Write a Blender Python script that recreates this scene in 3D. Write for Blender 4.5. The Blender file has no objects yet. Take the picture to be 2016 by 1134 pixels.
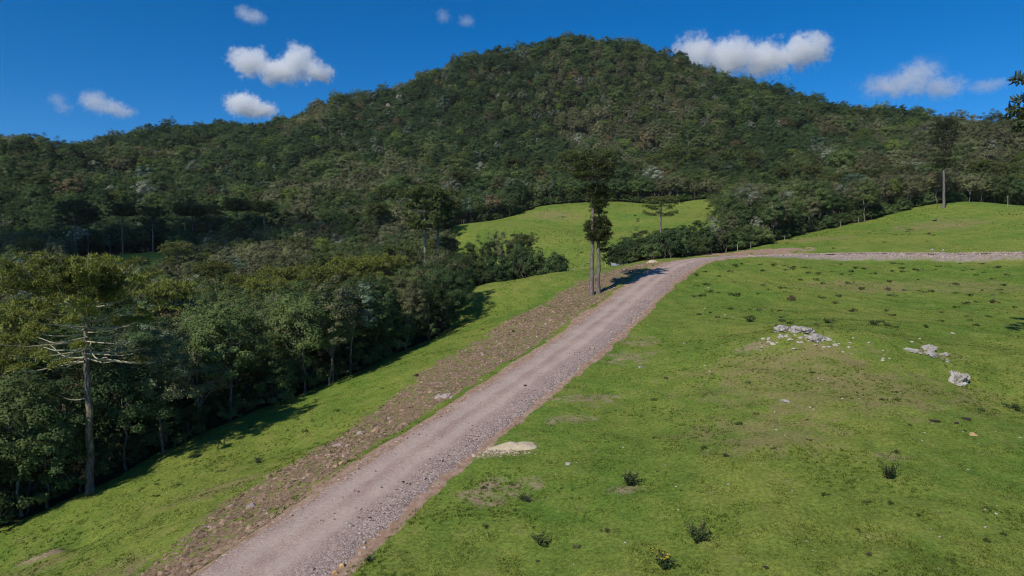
import bpy, math, random
import numpy as np
from mathutils import Vector, Matrix

rng = np.random.default_rng(7)
random.seed(7)
scene = bpy.context.scene
col = scene.collection

# ------------------------------------------------------------------ camera
CAM = np.array([0.0, 0.0, 20.0])
PITCH = math.radians(2.0)
F = 1344.0                      # focal length in pixels of the 2016 px wide photograph (24 mm on a 36 mm frame)
cam_data = bpy.data.cameras.new('camera')
cam_data.lens = 24.0
cam_data.sensor_width = 36.0
cam_data.clip_start = 0.5
cam_data.clip_end = 20000.0
cam = bpy.data.objects.new('camera', cam_data)
cam.location = CAM
cam.rotation_euler = (math.radians(90.0) - PITCH, 0, 0)
col.objects.link(cam)
scene.camera = cam

# ------------------------------------------------------------------ light
SUN_AZ = math.radians(37.0)     # light travels towards +x sin, +y cos: the sun stands behind the camera on the left
SUN_EL = math.radians(41.0)
LDIR = np.array([math.sin(SUN_AZ) * math.cos(SUN_EL), math.cos(SUN_AZ) * math.cos(SUN_EL), -math.sin(SUN_EL)])
world = bpy.data.worlds.new('World')
scene.world = world
world.use_nodes = True
wn = world.node_tree
wn.nodes.clear()
sky = wn.nodes.new('ShaderNodeTexSky')
sky.sky_type = 'NISHITA'
sky.sun_disc = False
sky.sun_elevation = SUN_EL
sky.sun_rotation = math.atan2(-LDIR[0], -LDIR[1])
sky.altitude = 2500.0
sky.air_density = 1.0
sky.dust_density = 0.1
sky.ozone_density = 7.0
bg = wn.nodes.new('ShaderNodeBackground')
bg.inputs['Strength'].default_value = 0.095
wo = wn.nodes.new('ShaderNodeOutputWorld')
hs = wn.nodes.new('ShaderNodeHueSaturation')
hs.inputs['Saturation'].default_value = 1.28
wn.links.new(sky.outputs[0], hs.inputs['Color'])
wn.links.new(hs.outputs[0], bg.inputs[0])
wn.links.new(bg.outputs[0], wo.inputs[0])

sun_data = bpy.data.lights.new('sun', 'SUN')
sun_data.energy = 3.6
sun_data.angle = math.radians(0.53)
sun_data.color = (1.0, 0.95, 0.86)
sun = bpy.data.objects.new('sun', sun_data)
sun.rotation_euler = Vector(LDIR).to_track_quat('-Z', 'Y').to_euler()
sun.location = (-100, -150, 200)
col.objects.link(sun)

vs = scene.view_settings
vs.view_transform = 'Standard'
vs.look = 'None'
vs.exposure = 0.3
vs.gamma = 1.0
vs.use_curve_mapping = False
scene.cycles.max_bounces = 12
scene.cycles.diffuse_bounces = 3
scene.cycles.glossy_bounces = 2
scene.cycles.transmission_bounces = 4
scene.cycles.volume_bounces = 10
scene.cycles.transparent_max_bounces = 8
scene.cycles.use_denoising = True
scene.cycles.denoising_prefilter = 'FAST'
scene.cycles.pixel_filter_type = 'BLACKMAN_HARRIS'
scene.cycles.filter_width = 1.15

# ------------------------------------------------------------------ helpers
def link(o, parent=None):
    col.objects.link(o)
    if parent is not None:
        o.parent = parent
    return o

def tag(o, label=None, cat=None, group=None, kind=None):
    if label: o['label'] = label
    if cat: o['category'] = cat
    if group: o['group'] = group
    if kind: o['kind'] = kind
    return o

def empty(name, loc=(0, 0, 0), rz=0.0, scale=1.0):
    o = bpy.data.objects.new(name, None)
    o.empty_display_size = 0.3
    o.location = loc
    o.rotation_euler = (0, 0, rz)
    o.scale = (scale,) * 3 if np.isscalar(scale) else scale
    return link(o)

def npmesh(name, V, Fc, mat=None, smooth=False):
    V = np.asarray(V, dtype=np.float32)
    Fc = np.asarray(Fc, dtype=np.int32)
    me = bpy.data.meshes.new(name)
    k = Fc.shape[1]
    me.vertices.add(len(V))
    me.vertices.foreach_set('co', V.ravel())
    me.loops.add(Fc.size)
    me.loops.foreach_set('vertex_index', Fc.ravel())
    me.polygons.add(len(Fc))
    me.polygons.foreach_set('loop_start', np.arange(0, Fc.size, k, dtype=np.int32))
    me.update(calc_edges=True)
    me.polygons.foreach_set('use_smooth', np.full(len(Fc), smooth))
    if mat: me.materials.append(mat)
    me.validate()
    return me

def mobj(name, me, parent=None, loc=None):
    o = bpy.data.objects.new(name, me)
    if loc is not None: o.location = loc
    return link(o, parent)

class Acc:
    """collects quads (triangles are quads split off separately)"""
    def __init__(self): self.V = []; self.F = []; self.n = 0
    def add(self, V, Fc):
        self.V.append(np.asarray(V, float)); self.F.append(np.asarray(Fc, int) + self.n); self.n += len(V)
    def mesh(self, name, mat, smooth=False):
        return npmesh(name, np.concatenate(self.V), np.concatenate(self.F), mat, smooth)

def tube(P, R, n=7):
    P = np.asarray(P, float); R = np.asarray(R, float)
    T = np.gradient(P, axis=0)
    T /= np.linalg.norm(T, axis=1)[:, None] + 1e-9
    ref = np.array([0.3, 0.9, 0.2]) if abs(T[:, 2]).mean() > 0.6 else np.array([0.05, 0.02, 1.0])
    A = np.cross(T, ref); A /= np.linalg.norm(A, axis=1)[:, None] + 1e-9
    B = np.cross(T, A)
    a = np.linspace(0, 2 * np.pi, n, endpoint=False)
    V = P[:, None, :] + R[:, None, None] * (np.cos(a)[None, :, None] * A[:, None, :] + np.sin(a)[None, :, None] * B[:, None, :])
    V = V.reshape(-1, 3)
    i = np.arange(len(P) - 1)[:, None] * n
    j = np.arange(n)[None, :]; j2 = (j + 1) % n
    Fq = np.stack([i + j, i + j2, i + n + j2, i + n + j], -1).reshape(-1, 4)
    return V, Fq

def hash2(ix, iy, seed):
    h = (ix.astype(np.int64) * 374761393 + iy.astype(np.int64) * 668265263 + seed * 974634777) & 0xFFFFFFFF
    h = ((h ^ (h >> 13)) * 1274126177) & 0xFFFFFFFF
    return ((h ^ (h >> 16)) & 0xFFFF) / 65535.0

def vnoise(x, y, seed=0):
    x = np.asarray(x, float); y = np.asarray(y, float)
    ix = np.floor(x); iy = np.floor(y)
    fx = x - ix; fy = y - iy
    fx = fx * fx * (3 - 2 * fx); fy = fy * fy * (3 - 2 * fy)
    ix = ix.astype(np.int64); iy = iy.astype(np.int64)
    a = hash2(ix, iy, seed); b = hash2(ix + 1, iy, seed)
    c = hash2(ix, iy + 1, seed); d = hash2(ix + 1, iy + 1, seed)
    return (a * (1 - fx) + b * fx) * (1 - fy) + (c * (1 - fx) + d * fx) * fy - 0.5

def sstep(a, b, x):
    t = np.clip((np.asarray(x, float) - a) / (b - a), 0, 1)
    return t * t * (3 - 2 * t)

def ray(px, py):
    u = (px - 1008.0) / F; v = (567.0 - py) / F
    d = np.array([u, math.cos(PITCH) + v * math.sin(PITCH), -math.sin(PITCH) + v * math.cos(PITCH)])
    return d / d[1]

def pt(px, py, D):
    return CAM + D * ray(px, py)

def project(P):
    P = np.asarray(P, float) - CAM
    y = P[..., 1] * math.cos(PITCH) - P[..., 2] * math.sin(PITCH)
    z = P[..., 1] * math.sin(PITCH) + P[..., 2] * math.cos(PITCH)
    return 1008 + F * P[..., 0] / y, 567 - F * z / y, y

# ------------------------------------------------------------------ materials
def new_mat(name):
    m = bpy.data.materials.new(name)
    m.use_nodes = True
    nt = m.node_tree
    nt.nodes.clear()
    out = nt.nodes.new('ShaderNodeOutputMaterial')
    return m, nt, out

def N(nt, t, **kw):
    n = nt.nodes.new(t)
    for k, v in kw.items():
        if k.startswith('i_'):
            n.inputs[k[2:].replace('_', ' ')].default_value = v
        else:
            setattr(n, k, v)
    return n

def mixc(nt, fac, a, b, mode='MIX'):
    n = nt.nodes.new('ShaderNodeMix'); n.data_type = 'RGBA'; n.blend_type = mode
    for s, v in ((n.inputs[0], fac), (n.inputs[6], a), (n.inputs[7], b)):
        if hasattr(v, 'is_linked'): nt.links.new(v, s)
        else: s.default_value = (*v, 1.0) if isinstance(v, tuple) and len(v) == 3 else v
    return n.outputs[2]

def math_n(nt, op, a, b=None, c=None, clamp=False):
    n = nt.nodes.new('ShaderNodeMath'); n.operation = op; n.use_clamp = clamp
    for s, v in zip(n.inputs, (a, b, c)):
        if v is None: continue
        if hasattr(v, 'is_linked'): nt.links.new(v, s)
        else: s.default_value = v
    return n.outputs[0]

def ramp(nt, fac, stops):
    n = nt.nodes.new('ShaderNodeValToRGB')
    el = n.color_ramp.elements
    while len(el) > 1: el.remove(el[-1])
    for i, (p, c) in enumerate(stops):
        e = el[0] if i == 0 else el.new(p)
        e.position = p
        e.color = (*c, 1.0) if isinstance(c, tuple) else (c, c, c, 1.0)
    nt.links.new(fac, n.inputs[0])
    return n.outputs[0]

def noise(nt, scale, detail=4.0, rough=0.6, vec=None, dist=0.0):
    n = nt.nodes.new('ShaderNodeTexNoise')
    n.inputs['Scale'].default_value = scale
    n.inputs['Detail'].default_value = detail
    n.inputs['Roughness'].default_value = rough
    n.inputs['Distortion'].default_value = dist
    if vec is not None: nt.links.new(vec, n.inputs['Vector'])
    return n.outputs[0]

def principled(nt, color, rough=0.9, spec=0.2, normal=None):
    p = nt.nodes.new('ShaderNodeBsdfPrincipled')
    if hasattr(color, 'is_linked'): nt.links.new(color, p.inputs['Base Color'])
    else: p.inputs['Base Color'].default_value = (*color, 1)
    p.inputs['Roughness'].default_value = rough
    p.inputs['Specular IOR Level'].default_value = spec
    if normal is not None: nt.links.new(normal, p.inputs['Normal'])
    return p

def bump(nt, h, strength=0.5, dist=0.1):
    b = nt.nodes.new('ShaderNodeBump')
    b.inputs['Strength'].default_value = strength
    b.inputs['Distance'].default_value = dist
    nt.links.new(h, b.inputs['Height'])
    return b.outputs[0]

def objpos(nt):
    return nt.nodes.new('ShaderNodeTexCoord').outputs['Object']

def worldpos(nt):
    return nt.nodes.new('ShaderNodeNewGeometry').outputs['Position']

def leaf_mat(name, ca, cb, transl=0.3, var=0.5, rough=0.7, spec=0.12):
    m, nt, out = new_mat(name)
    oi = nt.nodes.new('ShaderNodeObjectInfo')
    ge = nt.nodes.new('ShaderNodeNewGeometry')
    c = mixc(nt, oi.outputs['Random'], ca, cb)
    w = nt.nodes.new('ShaderNodeTexWhiteNoise'); w.noise_dimensions = '1D'
    nt.links.new(oi.outputs['Random'], w.inputs['W'])
    v = math_n(nt, 'MULTIPLY_ADD', ge.outputs['Random Per Island'], var, 1.0 - var * 0.5)
    v2 = math_n(nt, 'MULTIPLY_ADD', w.outputs['Value'], 0.7, 0.65)
    hs = nt.nodes.new('ShaderNodeHueSaturation')
    nt.links.new(c, hs.inputs['Color'])
    nt.links.new(math_n(nt, 'MULTIPLY', v, v2), hs.inputs['Value'])
    nt.links.new(math_n(nt, 'MULTIPLY_ADD', ge.outputs['Random Per Island'], 0.04, 0.48), hs.inputs['Hue'])
    p = principled(nt, hs.outputs[0], rough, spec)
    t = nt.nodes.new('ShaderNodeBsdfTranslucent')
    nt.links.new(hs.outputs[0], t.inputs['Color'])
    mx = nt.nodes.new('ShaderNodeMixShader'); mx.inputs[0].default_value = transl
    nt.links.new(p.outputs[0], mx.inputs[1]); nt.links.new(t.outputs[0], mx.inputs[2])
    nt.links.new(mx.outputs[0], out.inputs[0])
    return m

def bark_mat(name, ca, cb, scale=3.0):
    m, nt, out = new_mat(name)
    mp = nt.nodes.new('ShaderNodeMapping'); mp.inputs['Scale'].default_value = (3.0, 3.0, 1.0)
    nt.links.new(objpos(nt), mp.inputs[0])
    f = noise(nt, scale, 5, 0.65, mp.outputs[0])
    c = ramp(nt, f, [(0.32, ca), (0.66, cb)])
    p = principled(nt, c, 0.9, 0.1, bump(nt, f, 0.8, 0.05))
    nt.links.new(p.outputs[0], out.inputs[0])
    return m

def rock_mat(name, dark, light, moss=(0.10, 0.10, 0.06), scale=2.0):
    m, nt, out = new_mat(name)
    ps = worldpos(nt)
    f = noise(nt, scale, 8, 0.7, ps)
    c = ramp(nt, f, [(0.3, dark), (0.5, tuple((a + b) / 2 for a, b in zip(dark, light))), (0.68, light)])
    oi = nt.nodes.new('ShaderNodeObjectInfo')
    ge = nt.nodes.new('ShaderNodeNewGeometry')
    v = math_n(nt, 'MULTIPLY_ADD', ge.outputs['Random Per Island'], 0.55, 0.72)
    vc = nt.nodes.new('ShaderNodeCombineColor')
    for k in range(3): nt.links.new(v, vc.inputs[k])
    c = mixc(nt, 1.0, c, vc.outputs[0], 'MULTIPLY')
    l = ramp(nt, noise(nt, scale * 1.7, 6, 0.75, ps, 0.6), [(0.58, 0.0), (0.66, 0.75)])
    c = mixc(nt, l, c, moss)
    p = principled(nt, c, 0.95, 0.15, bump(nt, noise(nt, scale * 6, 6, 0.7, ps), 0.6, 0.04))
    nt.links.new(p.outputs[0], out.inputs[0])
    return m

# ------------------------------------------------------------------ terrain
# (px, py, D): what the ground shows at that pixel and how deep it stands
near_pts = [
    (0, 1134, 42), (178, 970, 54), (0, 1032, 51), (420, 842, 66), (640, 760, 76), (760, 706, 83), (880, 650, 93), (905, 575, 110), (1100, 537, 124),
    (1210, 524, 130), (250, 1134, 35.5), (330, 1010, 44), (600, 870, 56), (800, 740, 69),
    (1000, 630, 86), (1100, 590, 96),
    (1000, 1134, 28.5), (1400, 1134, 26.5), (1800, 1134, 26), (2016, 1134, 26.5), (1400, 960, 34), (1800, 960, 33.5), (2016, 960, 34),
    (1100, 930, 38), (1250, 800, 49), (1500, 800, 46), (1800, 800, 45), (2016, 800, 47), (1350, 680, 66), (1560, 652, 65), (1480, 700, 57), (1740, 680, 59),
    (1830, 690, 58), (1885, 750, 51), (2016, 690, 60), (1600, 610, 82), (1800, 620, 79), (2016, 625, 78),
    (1400, 605, 84), (1500, 555, 104), (1750, 555, 103), (2016, 555, 102), (1700, 522, 120), (2000, 518, 118),
    (1900, 478, 140), (1600, 485, 142), (1480, 489, 148), (1600, 456, 170), (1700, 437, 182), (1800, 411, 190), (1890, 397, 195), (2016, 405, 202),
    (1880, 440, 165), (2100, 420, 190),
    (1300, 500, 150), (1400, 498, 150),
    (1130, 526, 168), (1050, 480, 205), (910, 443, 235), (1060, 407, 272), (1220, 397, 292), (1300, 403, 288), (1390, 393, 288), (1412, 407, 275), (1150, 445, 240),
    (1260, 435, 240), (1340, 430, 240),
    (147, 512, 185), (300, 497, 192), (340, 523, 178), (160, 522, 178),
]
canopy_pts = [  # pixel of the canopy top; the ground lies H below
    (-300, 275, 420, 10), (0, 252, 400, 10), (60, 258, 405, 10), (110, 276, 430, 10), (160, 290, 560, 10), (240, 260, 600, 10), (330, 246, 620, 9), (440, 234, 640, 9), (540, 232, 650, 8),
    (640, 197, 660, 8), (720, 177, 670, 8), (800, 155, 680, 8), (870, 125, 690, 8), (950, 97, 700, 8), (1030, 85, 710, 8), (1140, 80, 710, 8), (1200, 88, 705, 8),
    (1300, 97, 695, 8), (1370, 122, 680, 8), (1430, 147, 660, 8), (1540, 167, 630, 8), (1640, 198, 590, 8), (1750, 224, 540, 8), (1850, 247, 480, 9), (1950, 258, 430, 9),
    (2016, 261, 410, 9), (2300, 275, 350, 9),
    (200, 350, 400, 10), (500, 330, 440, 9), (800, 285, 510, 9), (1000, 225, 570, 9), (1200, 225, 570, 9), (1400, 235, 530, 9), (1600, 290, 420, 9), (1800, 315, 320, 10),
    (2016, 320, 290, 10), (0, 345, 310, 10), (-200, 340, 310, 10),
    (300, 425, 265, 10), (700, 395, 340, 10), (1000, 360, 335, 11), (1200, 350, 340, 11), (1400, 345, 340, 11), (1600, 370, 255, 11), (1750, 375, 235, 11),
    (1900, 365, 240, 11), (2016, 370, 240, 11), (900, 400, 275, 11),
    (0, 610, 105, 11), (300, 590, 110, 11), (600, 560, 112, 11), (800, 530, 122, 11), (0, 540, 145, 10), (450, 500, 165, 10), (650, 470, 180, 10), (850, 450, 195, 11),
    (-300, 560, 140, 11), (200, 460, 215, 10), (0, 460, 210, 10), (980, 480, 150, 10),
]
abs_pts = [  # plan positions, height relative to the camera
    (-30, 0, -19), (0, 0, -13.5), (40, 0, -11), (90, 30, -8), (-70, 20, -27), (-70, 60, -24), (120, 100, 2), (160, 160, 16),
    (14, 148, -3.0), (-150, -150, -40), (150, -150, -20), (-400, 100, -40), (400, 150, 40), (-300, 250, 10), (300, 300, 60),
    (-420, 950, 60), (0, 1000, 100), (400, 950, 70), (800, 700, 30), (-800, 700, 30), (-500, 1500, 20), (500, 1500, 20), (0, 1800, 20), (1400, 1500, 20), (-1400, 1500, 20),
    (1400, 0, 0), (-1400, 0, -20), (0, -400, -40), (500, 400, 60), (-130, 560, 95), (90, 850, 165), (-100, 850, 150), (250, 800, 130),
]
RK = 4.0e-5
def road_depth(y): return 1.0 / (RK * (y - 308.0))
road_px = [(-120, 1640), (205, 1390), (395, 1234), (520, 1134), (700, 985), (850, 878), (990, 783), (1117, 692), (1215, 612), (1275, 562), (1318, 531)]
road_ctrl = [pt(x, y, road_depth(y)) for x, y in road_px]
road_ctrl += [pt(x, y, d) for x, y, d in ((1352, 513, 118.5), (1392, 508, 125), (1450, 506.0, 129.5), (1520, 506, 131), (1620, 505, 131), (1750, 504, 129), (1880, 502, 126.5), (2016, 499, 124), (2200, 495, 119), (2500, 488, 112))]
road_ctrl = np.array(road_ctrl)

C = [pt(*p) for p in near_pts]
C += [pt(p[0], p[1], p[2]) - np.array([0, 0, p[3] + (5.0 if p[2] > 540 else 2.0 if p[2] > 380 else 0.0)]) for p in canopy_pts]
C += [CAM + np.array(p, float) for p in abs_pts]
C += [p for p in road_ctrl[2:13]]
C = np.array(C)
S = 200.0
def tps_kernel(r2): return 0.5 * r2 * np.log(r2 + 1e-12)
XY = C[:, :2] / S
n = len(C)
K = tps_kernel(((XY[:, None, :] - XY[None, :, :]) ** 2).sum(-1)) + np.eye(n) * 4e-5
Pm = np.hstack([np.ones((n, 1)), XY])
A = np.block([[K, Pm], [Pm.T, np.zeros((3, 3))]])
W = np.linalg.solve(A, np.concatenate([C[:, 2], np.zeros(3)]))
def tps(x, y):
    x = np.asarray(x, float).ravel() / S; y = np.asarray(y, float).ravel() / S
    out = np.empty(len(x))
    for i in range(0, len(x), 40000):
        s = slice(i, i + 40000)
        r2 = (x[s, None] - XY[None, :, 0]) ** 2 + (y[s, None] - XY[None, :, 1]) ** 2
        out[s] = tps_kernel(r2) @ W[:n] + W[n] + W[n + 1] * x[s] + W[n + 2] * y[s]
    return out

# road centre line (Catmull-Rom in plan, height from the smoothed ground)
def catmull(P, step):
    out = []
    P = np.vstack([2 * P[0] - P[1], P, 2 * P[-1] - P[-2]])
    for i in range(1, len(P) - 2):
        m = max(2, int(np.linalg.norm(P[i + 1] - P[i]) / step))
        t = np.linspace(0, 1, m, endpoint=False)[:, None]
        a, b, c, d = P[i - 1], P[i], P[i + 1], P[i + 2]
        out.append(0.5 * ((2 * b) + (-a + c) * t + (2 * a - 5 * b + 4 * c - d) * t ** 2 + (-a + 3 * b - 3 * c + d) * t ** 3))
    return np.vstack(out + [P[-2][None]])
RC = catmull(road_ctrl[:, :2], 0.4)
ker = np.ones(41) / 41
def smooth(a):
    return np.convolve(np.pad(a, 20, mode='edge'), ker, 'valid')
RC = np.stack([smooth(smooth(RC[:, 0])), smooth(smooth(RC[:, 1]))], 1)
RS = np.concatenate([[0], np.cumsum(np.linalg.norm(np.diff(RC, axis=0), axis=1))])
RT = np.gradient(RC, axis=0); RT /= np.linalg.norm(RT, axis=1)[:, None]
RN = np.stack([RT[:, 1], -RT[:, 0]], 1)            # to the right of travel
RZ0 = smooth(smooth(tps(RC[:, 0], RC[:, 1])))
crest_i = int(np.argmin(np.abs(RC[:, 1] - 119)))
S_CREST = RS[crest_i]
raise_ = 0.18 + 0.10 * sstep(S_CREST + 8, S_CREST + 25, RS) + 0.30 * sstep(S_CREST + 28, S_CREST + 42, RS)
RZ = RZ0 + raise_
S_IN = RS[int(np.argmin(np.abs(RC[:, 1] - 30.0)))]    # where the road enters the picture
HW = 2.6 + 0.0 * RS   # half width
ROADLEN = RS[-1]

def road_coords(x, y):
    """(s index, signed lateral distance, + right) for points; far points get a large distance"""
    x = np.asarray(x, float).ravel(); y = np.asarray(y, float).ravel()
    idx = np.zeros(len(x), int); lat = np.full(len(x), 999.0)
    m = (x > -45) & (x < 125) & (y > 5) & (y < 165)
    mi = np.nonzero(m)[0]
    RCs = RC[::2]
    for i in range(0, len(mi), 20000):
        k = mi[i:i + 20000]
        d2 = (x[k, None] - RCs[None, :, 0]) ** 2 + (y[k, None] - RCs[None, :, 1]) ** 2
        j = d2.argmin(1) * 2
        idx[k] = j
        lat[k] = (x[k] - RC[j, 0]) * RN[j, 0] + (y[k] - RC[j, 1]) * RN[j, 1]
        end = (j == 0) | (j >= len(RC) - 2)
        far = np.sqrt(d2.min(1))
        lat[k] = np.where(end | (far > np.abs(lat[k]) + 1.0), np.sign(lat[k]) * np.maximum(far, 1), lat[k])
    return idx, lat

def axis_lines(lo, a, b, hi, step, growth):
    mid = list(np.arange(a, b + 1e-6, step))
    s = step; v = b; up = []
    while v < hi: s *= growth; v += s; up.append(v)
    s = step; v = a; dn = []
    while v > lo: s *= growth; v -= s; dn.append(v)
    return np.array(dn[::-1] + mid + up)
GX = axis_lines(-2500, -44, 60, 2500, 0.30, 1.055)
ys = [20.0]
while ys[-1] < 2600: ys.append(ys[-1] + max(0.26, 0.0075 * ys[-1]))
dn = [20.0]; s_ = 0.5
while dn[-1] > -1500: s_ *= 1.3; dn.append(dn[-1] - s_)
GY = np.array(dn[:0:-1] + ys)
gx, gy = np.meshgrid(GX, GY)
X = gx.ravel(); Y = gy.ravel()
Z = tps(X, Y)
dist = np.hypot(X, Y)
# far outside the controlled area the land levels out
edge = sstep(1000, 2000, dist)
Z = Z * (1 - edge) + (10.0) * edge
near = sstep(260, 120, dist)
und = 0.55 * vnoise(X / 9, Y / 9, 1) + 0.28 * vnoise(X / 3.7, Y / 3.7, 2) + 0.13 * vnoise(X / 1.3, Y / 1.3, 3) + 0.06 * vnoise(X / 0.6, Y / 0.6, 33)
far_und = 13.0 * vnoise(X / 55, Y / 110, 4) + 4 * vnoise(X / 22, Y / 30, 5)
Z += und * near * sstep(10, 25, Y) + far_und * sstep(300, 420, dist) * sstep(1.0, 0.0, edge)
# hollow in the pasture low on the left, and the stony hump on the right
hp = pt(165, 1058, 44.5)
Z -= 0.75 * np.exp(-(((X - hp[0]) / 1.5) ** 2 + ((Y - hp[1]) / 1.3) ** 2))
hp2 = pt(100, 1085, 43.5)
Z += 0.35 * np.exp(-(((X - hp2[0]) / 1.6) ** 2 + ((Y - hp2[1]) / 1.2) ** 2))
mc = pt(1620, 690, 60)
Z += 1.2 * np.exp(-(((X - mc[0]) / 8.5) ** 2 + ((Y - mc[1]) / 4.8) ** 2))
ridx, rlat = road_coords(X, Y)
rs = RS[ridx]
al = np.abs(rlat)
late = sstep(S_CREST + 8, S_CREST + 25, rs)
hw = HW[ridx] + 0.5 * (rlat > 0)
wl = sstep(hw + 2.2 - 0.6 * late, hw - 0.15, al)
Z = Z * (1 - wl) + (RZ[ridx] - 0.12) * wl

# masks -------------------------------------------------------------
def strip(s): # inner and outer offset of the ploughed strip left of the road
    s = s - S_IN
    inner = np.interp(s, [0, 8, 15, 25, 39, 55, 73, 95], [4.3, 5.0, 5.3, 5.6, 5.0, 4.3, 4.6, 4.0])
    outer = np.interp(s, [0, 8, 18, 29, 43, 62, 73, 90, 100], [8.8, 10.2, 12.2, 13.2, 13.2, 12.8, 11.2, 8.6, 6.0])
    return inner, outer
inner, outer = strip(rs)
jag = 1.6 * vnoise(X / 2.6, Y / 2.6, 10) + 1.1 * vnoise(X / 1.2, Y / 1.2, 11) + 0.7 * vnoise(X / 0.55, Y / 0.55, 12)
til = sstep(inner - 0.35, inner + 0.45, -rlat + jag * 0.6) * sstep(outer + 0.7, outer - 0.7, -rlat + jag * 1.6) * sstep(S_CREST + 2, S_CREST - 8, rs)
tilled = np.clip(til, 0, 1) * (rlat < 0) * (al < 25)
wide = 1.6 * sstep(S_IN + 22, S_IN + 4, rs)
red_l = sstep(hw + 1.5 + wide, hw + 0.6 + wide, -rlat + 0.6 * jag) * (rlat < 0)
red_r = sstep(hw + 1.05, hw + 0.45, rlat + 0.35 * jag) * (rlat >= 0) * (1 - sstep(S_CREST + 15, S_CREST + 30, rs))
red = np.clip(red_l + red_r, 0, 1) * (al < 12)
def blob(px, py, D, rx, ry, seed=20, amt=0.8):
    c = pt(px, py, D)
    r = np.hypot((X - c[0]) / rx, (Y - c[1]) / ry)
    return sstep(1.25, 0.6, r + amt * vnoise(X / 0.8, Y / 0.8, seed) + 0.4 * amt * vnoise(X / 0.35, Y / 0.35, seed + 1))
red = np.maximum(red, blob(1505, 494, 139.5, 9.5, 4.6))
red = np.maximum(red, blob(1430, 499, 137, 5.0, 4.0))
bare = 1.5 * blob(85, 1092, 43.5, 1.5, 0.9, seed=31, amt=0.5)
for a in ((1150, 780, 51.5, 2.6, 1.3), (1010, 960, 37, 1.6, 1.2), (950, 950, 36, 1.3, 1.0), (985, 885, 42, 1.8, 0.8), (1240, 690, 62, 2.2, 2.0), (1120, 820, 47, 1.6, 0.9), (1260, 655, 68, 1.8, 1.8),
          (1850, 705, 56.5, 2.0, 0.7), (1580, 668, 63, 2.6, 0.9), (1480, 692, 58, 1.4, 0.8), (1760, 905, 37, 1.0, 0.5), (1240, 950, 35, 0.8, 0.4), (1190, 640, 71.5, 1.0, 1.0)):
    bare = np.maximum(bare, 0.85 * blob(*a, seed=31, amt=1.3))
dry = np.zeros_like(X)
for a in ((1640, 760, 49, 9, 5.5), (1560, 720, 54, 7, 4), (1700, 560, 100, 9, 5), (1900, 560, 100, 7, 5), (60, 1120, 41, 3.0, 1.6), (240, 1110, 37, 2.2, 1.2), (430, 960, 47, 3.0, 2.0), (1850, 450, 165, 12, 7), (1600, 470, 155, 8, 4),
          (1090, 430, 255, 10, 8), (1500, 870, 41, 5, 3)):
    dry = np.maximum(dry, blob(*a, seed=41, amt=1.0))

mesh_F = None
nx, ny = len(GX), len(GY)
ii = np.arange(nx - 1)[None, :] + np.arange(ny - 1)[:, None] * nx
quads = np.stack([ii, ii + 1, ii + nx + 1, ii + nx], -1).reshape(-1, 4)

ZG = Z.reshape(ny, nx)
def gz(x, y):
    x = np.asarray(x, float); y = np.asarray(y, float)
    i = np.clip(np.searchsorted(GX, x) - 1, 0, nx - 2); j = np.clip(np.searchsorted(GY, y) - 1, 0, ny - 2)
    tx = (x - GX[i]) / (GX[i + 1] - GX[i]); ty = (y - GY[j]) / (GY[j + 1] - GY[j])
    return (ZG[j, i] * (1 - tx) + ZG[j, i + 1] * tx) * (1 - ty) + (ZG[j + 1, i] * (1 - tx) + ZG[j + 1, i + 1] * tx) * ty

def place(px, py, dmin=18.0, dmax=900.0):
    """where the view ray through a pixel of the photograph meets the ground"""
    d = ray(px, py)
    D = np.geomspace(dmin, dmax, 2500)
    h = CAM[2] + D * d[2] - gz(D * d[0], D)
    k = np.nonzero(h < 0)[0]
    if len(k) == 0 or k[0] == 0:
        return None
    k = k[0]
    t = h[k - 1] / (h[k - 1] - h[k])
    Dd = D[k - 1] + t * (D[k] - D[k - 1])
    return np.array([Dd * d[0], Dd, gz(Dd * d[0], Dd)])

# open land (pasture) outlines in plan
def P2(px, py, D): return pt(px, py, D)[:2]
near_open = [(-70, -300)] + [(-70, 15), (-46, 40)] + [P2(*a) for a in ((0, 1038, 50), (178, 972, 54.5), (300, 912, 60), (420, 845, 66), (560, 790, 73), (640, 758, 76.5), (760, 706, 83.5), (850, 668, 90), (885, 648, 94), (893, 610, 101), (905, 577, 110), (1000, 552, 119), (1095, 537, 124), (1100, 530, 150), (1040, 520, 168), (960, 490, 188), (900, 470, 205), (880, 450, 225), (895, 441, 238), (1000, 418, 258), (1060, 406, 273), (1150, 400, 284), (1220, 396, 293), (1300, 403, 289), (1390, 393, 289), (1420, 407, 275), (1432, 440, 235), (1400, 475, 185), (1215, 500, 172), (1205, 520, 138), (1290, 512, 131), (1345, 505, 132), (1400, 498, 142), (1480, 489, 149), (1600, 456, 171), (1700, 437, 183), (1800, 411, 192), (1890, 397, 200), (2016, 405, 212), (2150, 410, 215))] + [(320, 190), (320, -300)]
meadow = [P2(*a) for a in ((150, 524, 172), (345, 527, 172), (350, 495, 193), (250, 499, 193), (150, 511, 188))]
def inside(poly, x, y):
    poly = np.asarray(poly, float); x = np.asarray(x, float); y = np.asarray(y, float)
    r = np.zeros(x.shape, bool)
    j = len(poly) - 1
    for i in range(len(poly)):
        xi, yi = poly[i]; xj, yj = poly[j]
        c = ((yi > y) != (yj > y)) & (x < (xj - xi) * (y - yi) / (yj - yi + 1e-12) + xi)
        r ^= c
        j = i
    return r
wob = 1.6 * vnoise(X / 4, Y / 4, 51)
is_open = inside(near_open, X + wob, Y + wob) | inside(meadow, X + wob, Y)
forest_floor = (~is_open) & (Y > 5)

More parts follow.
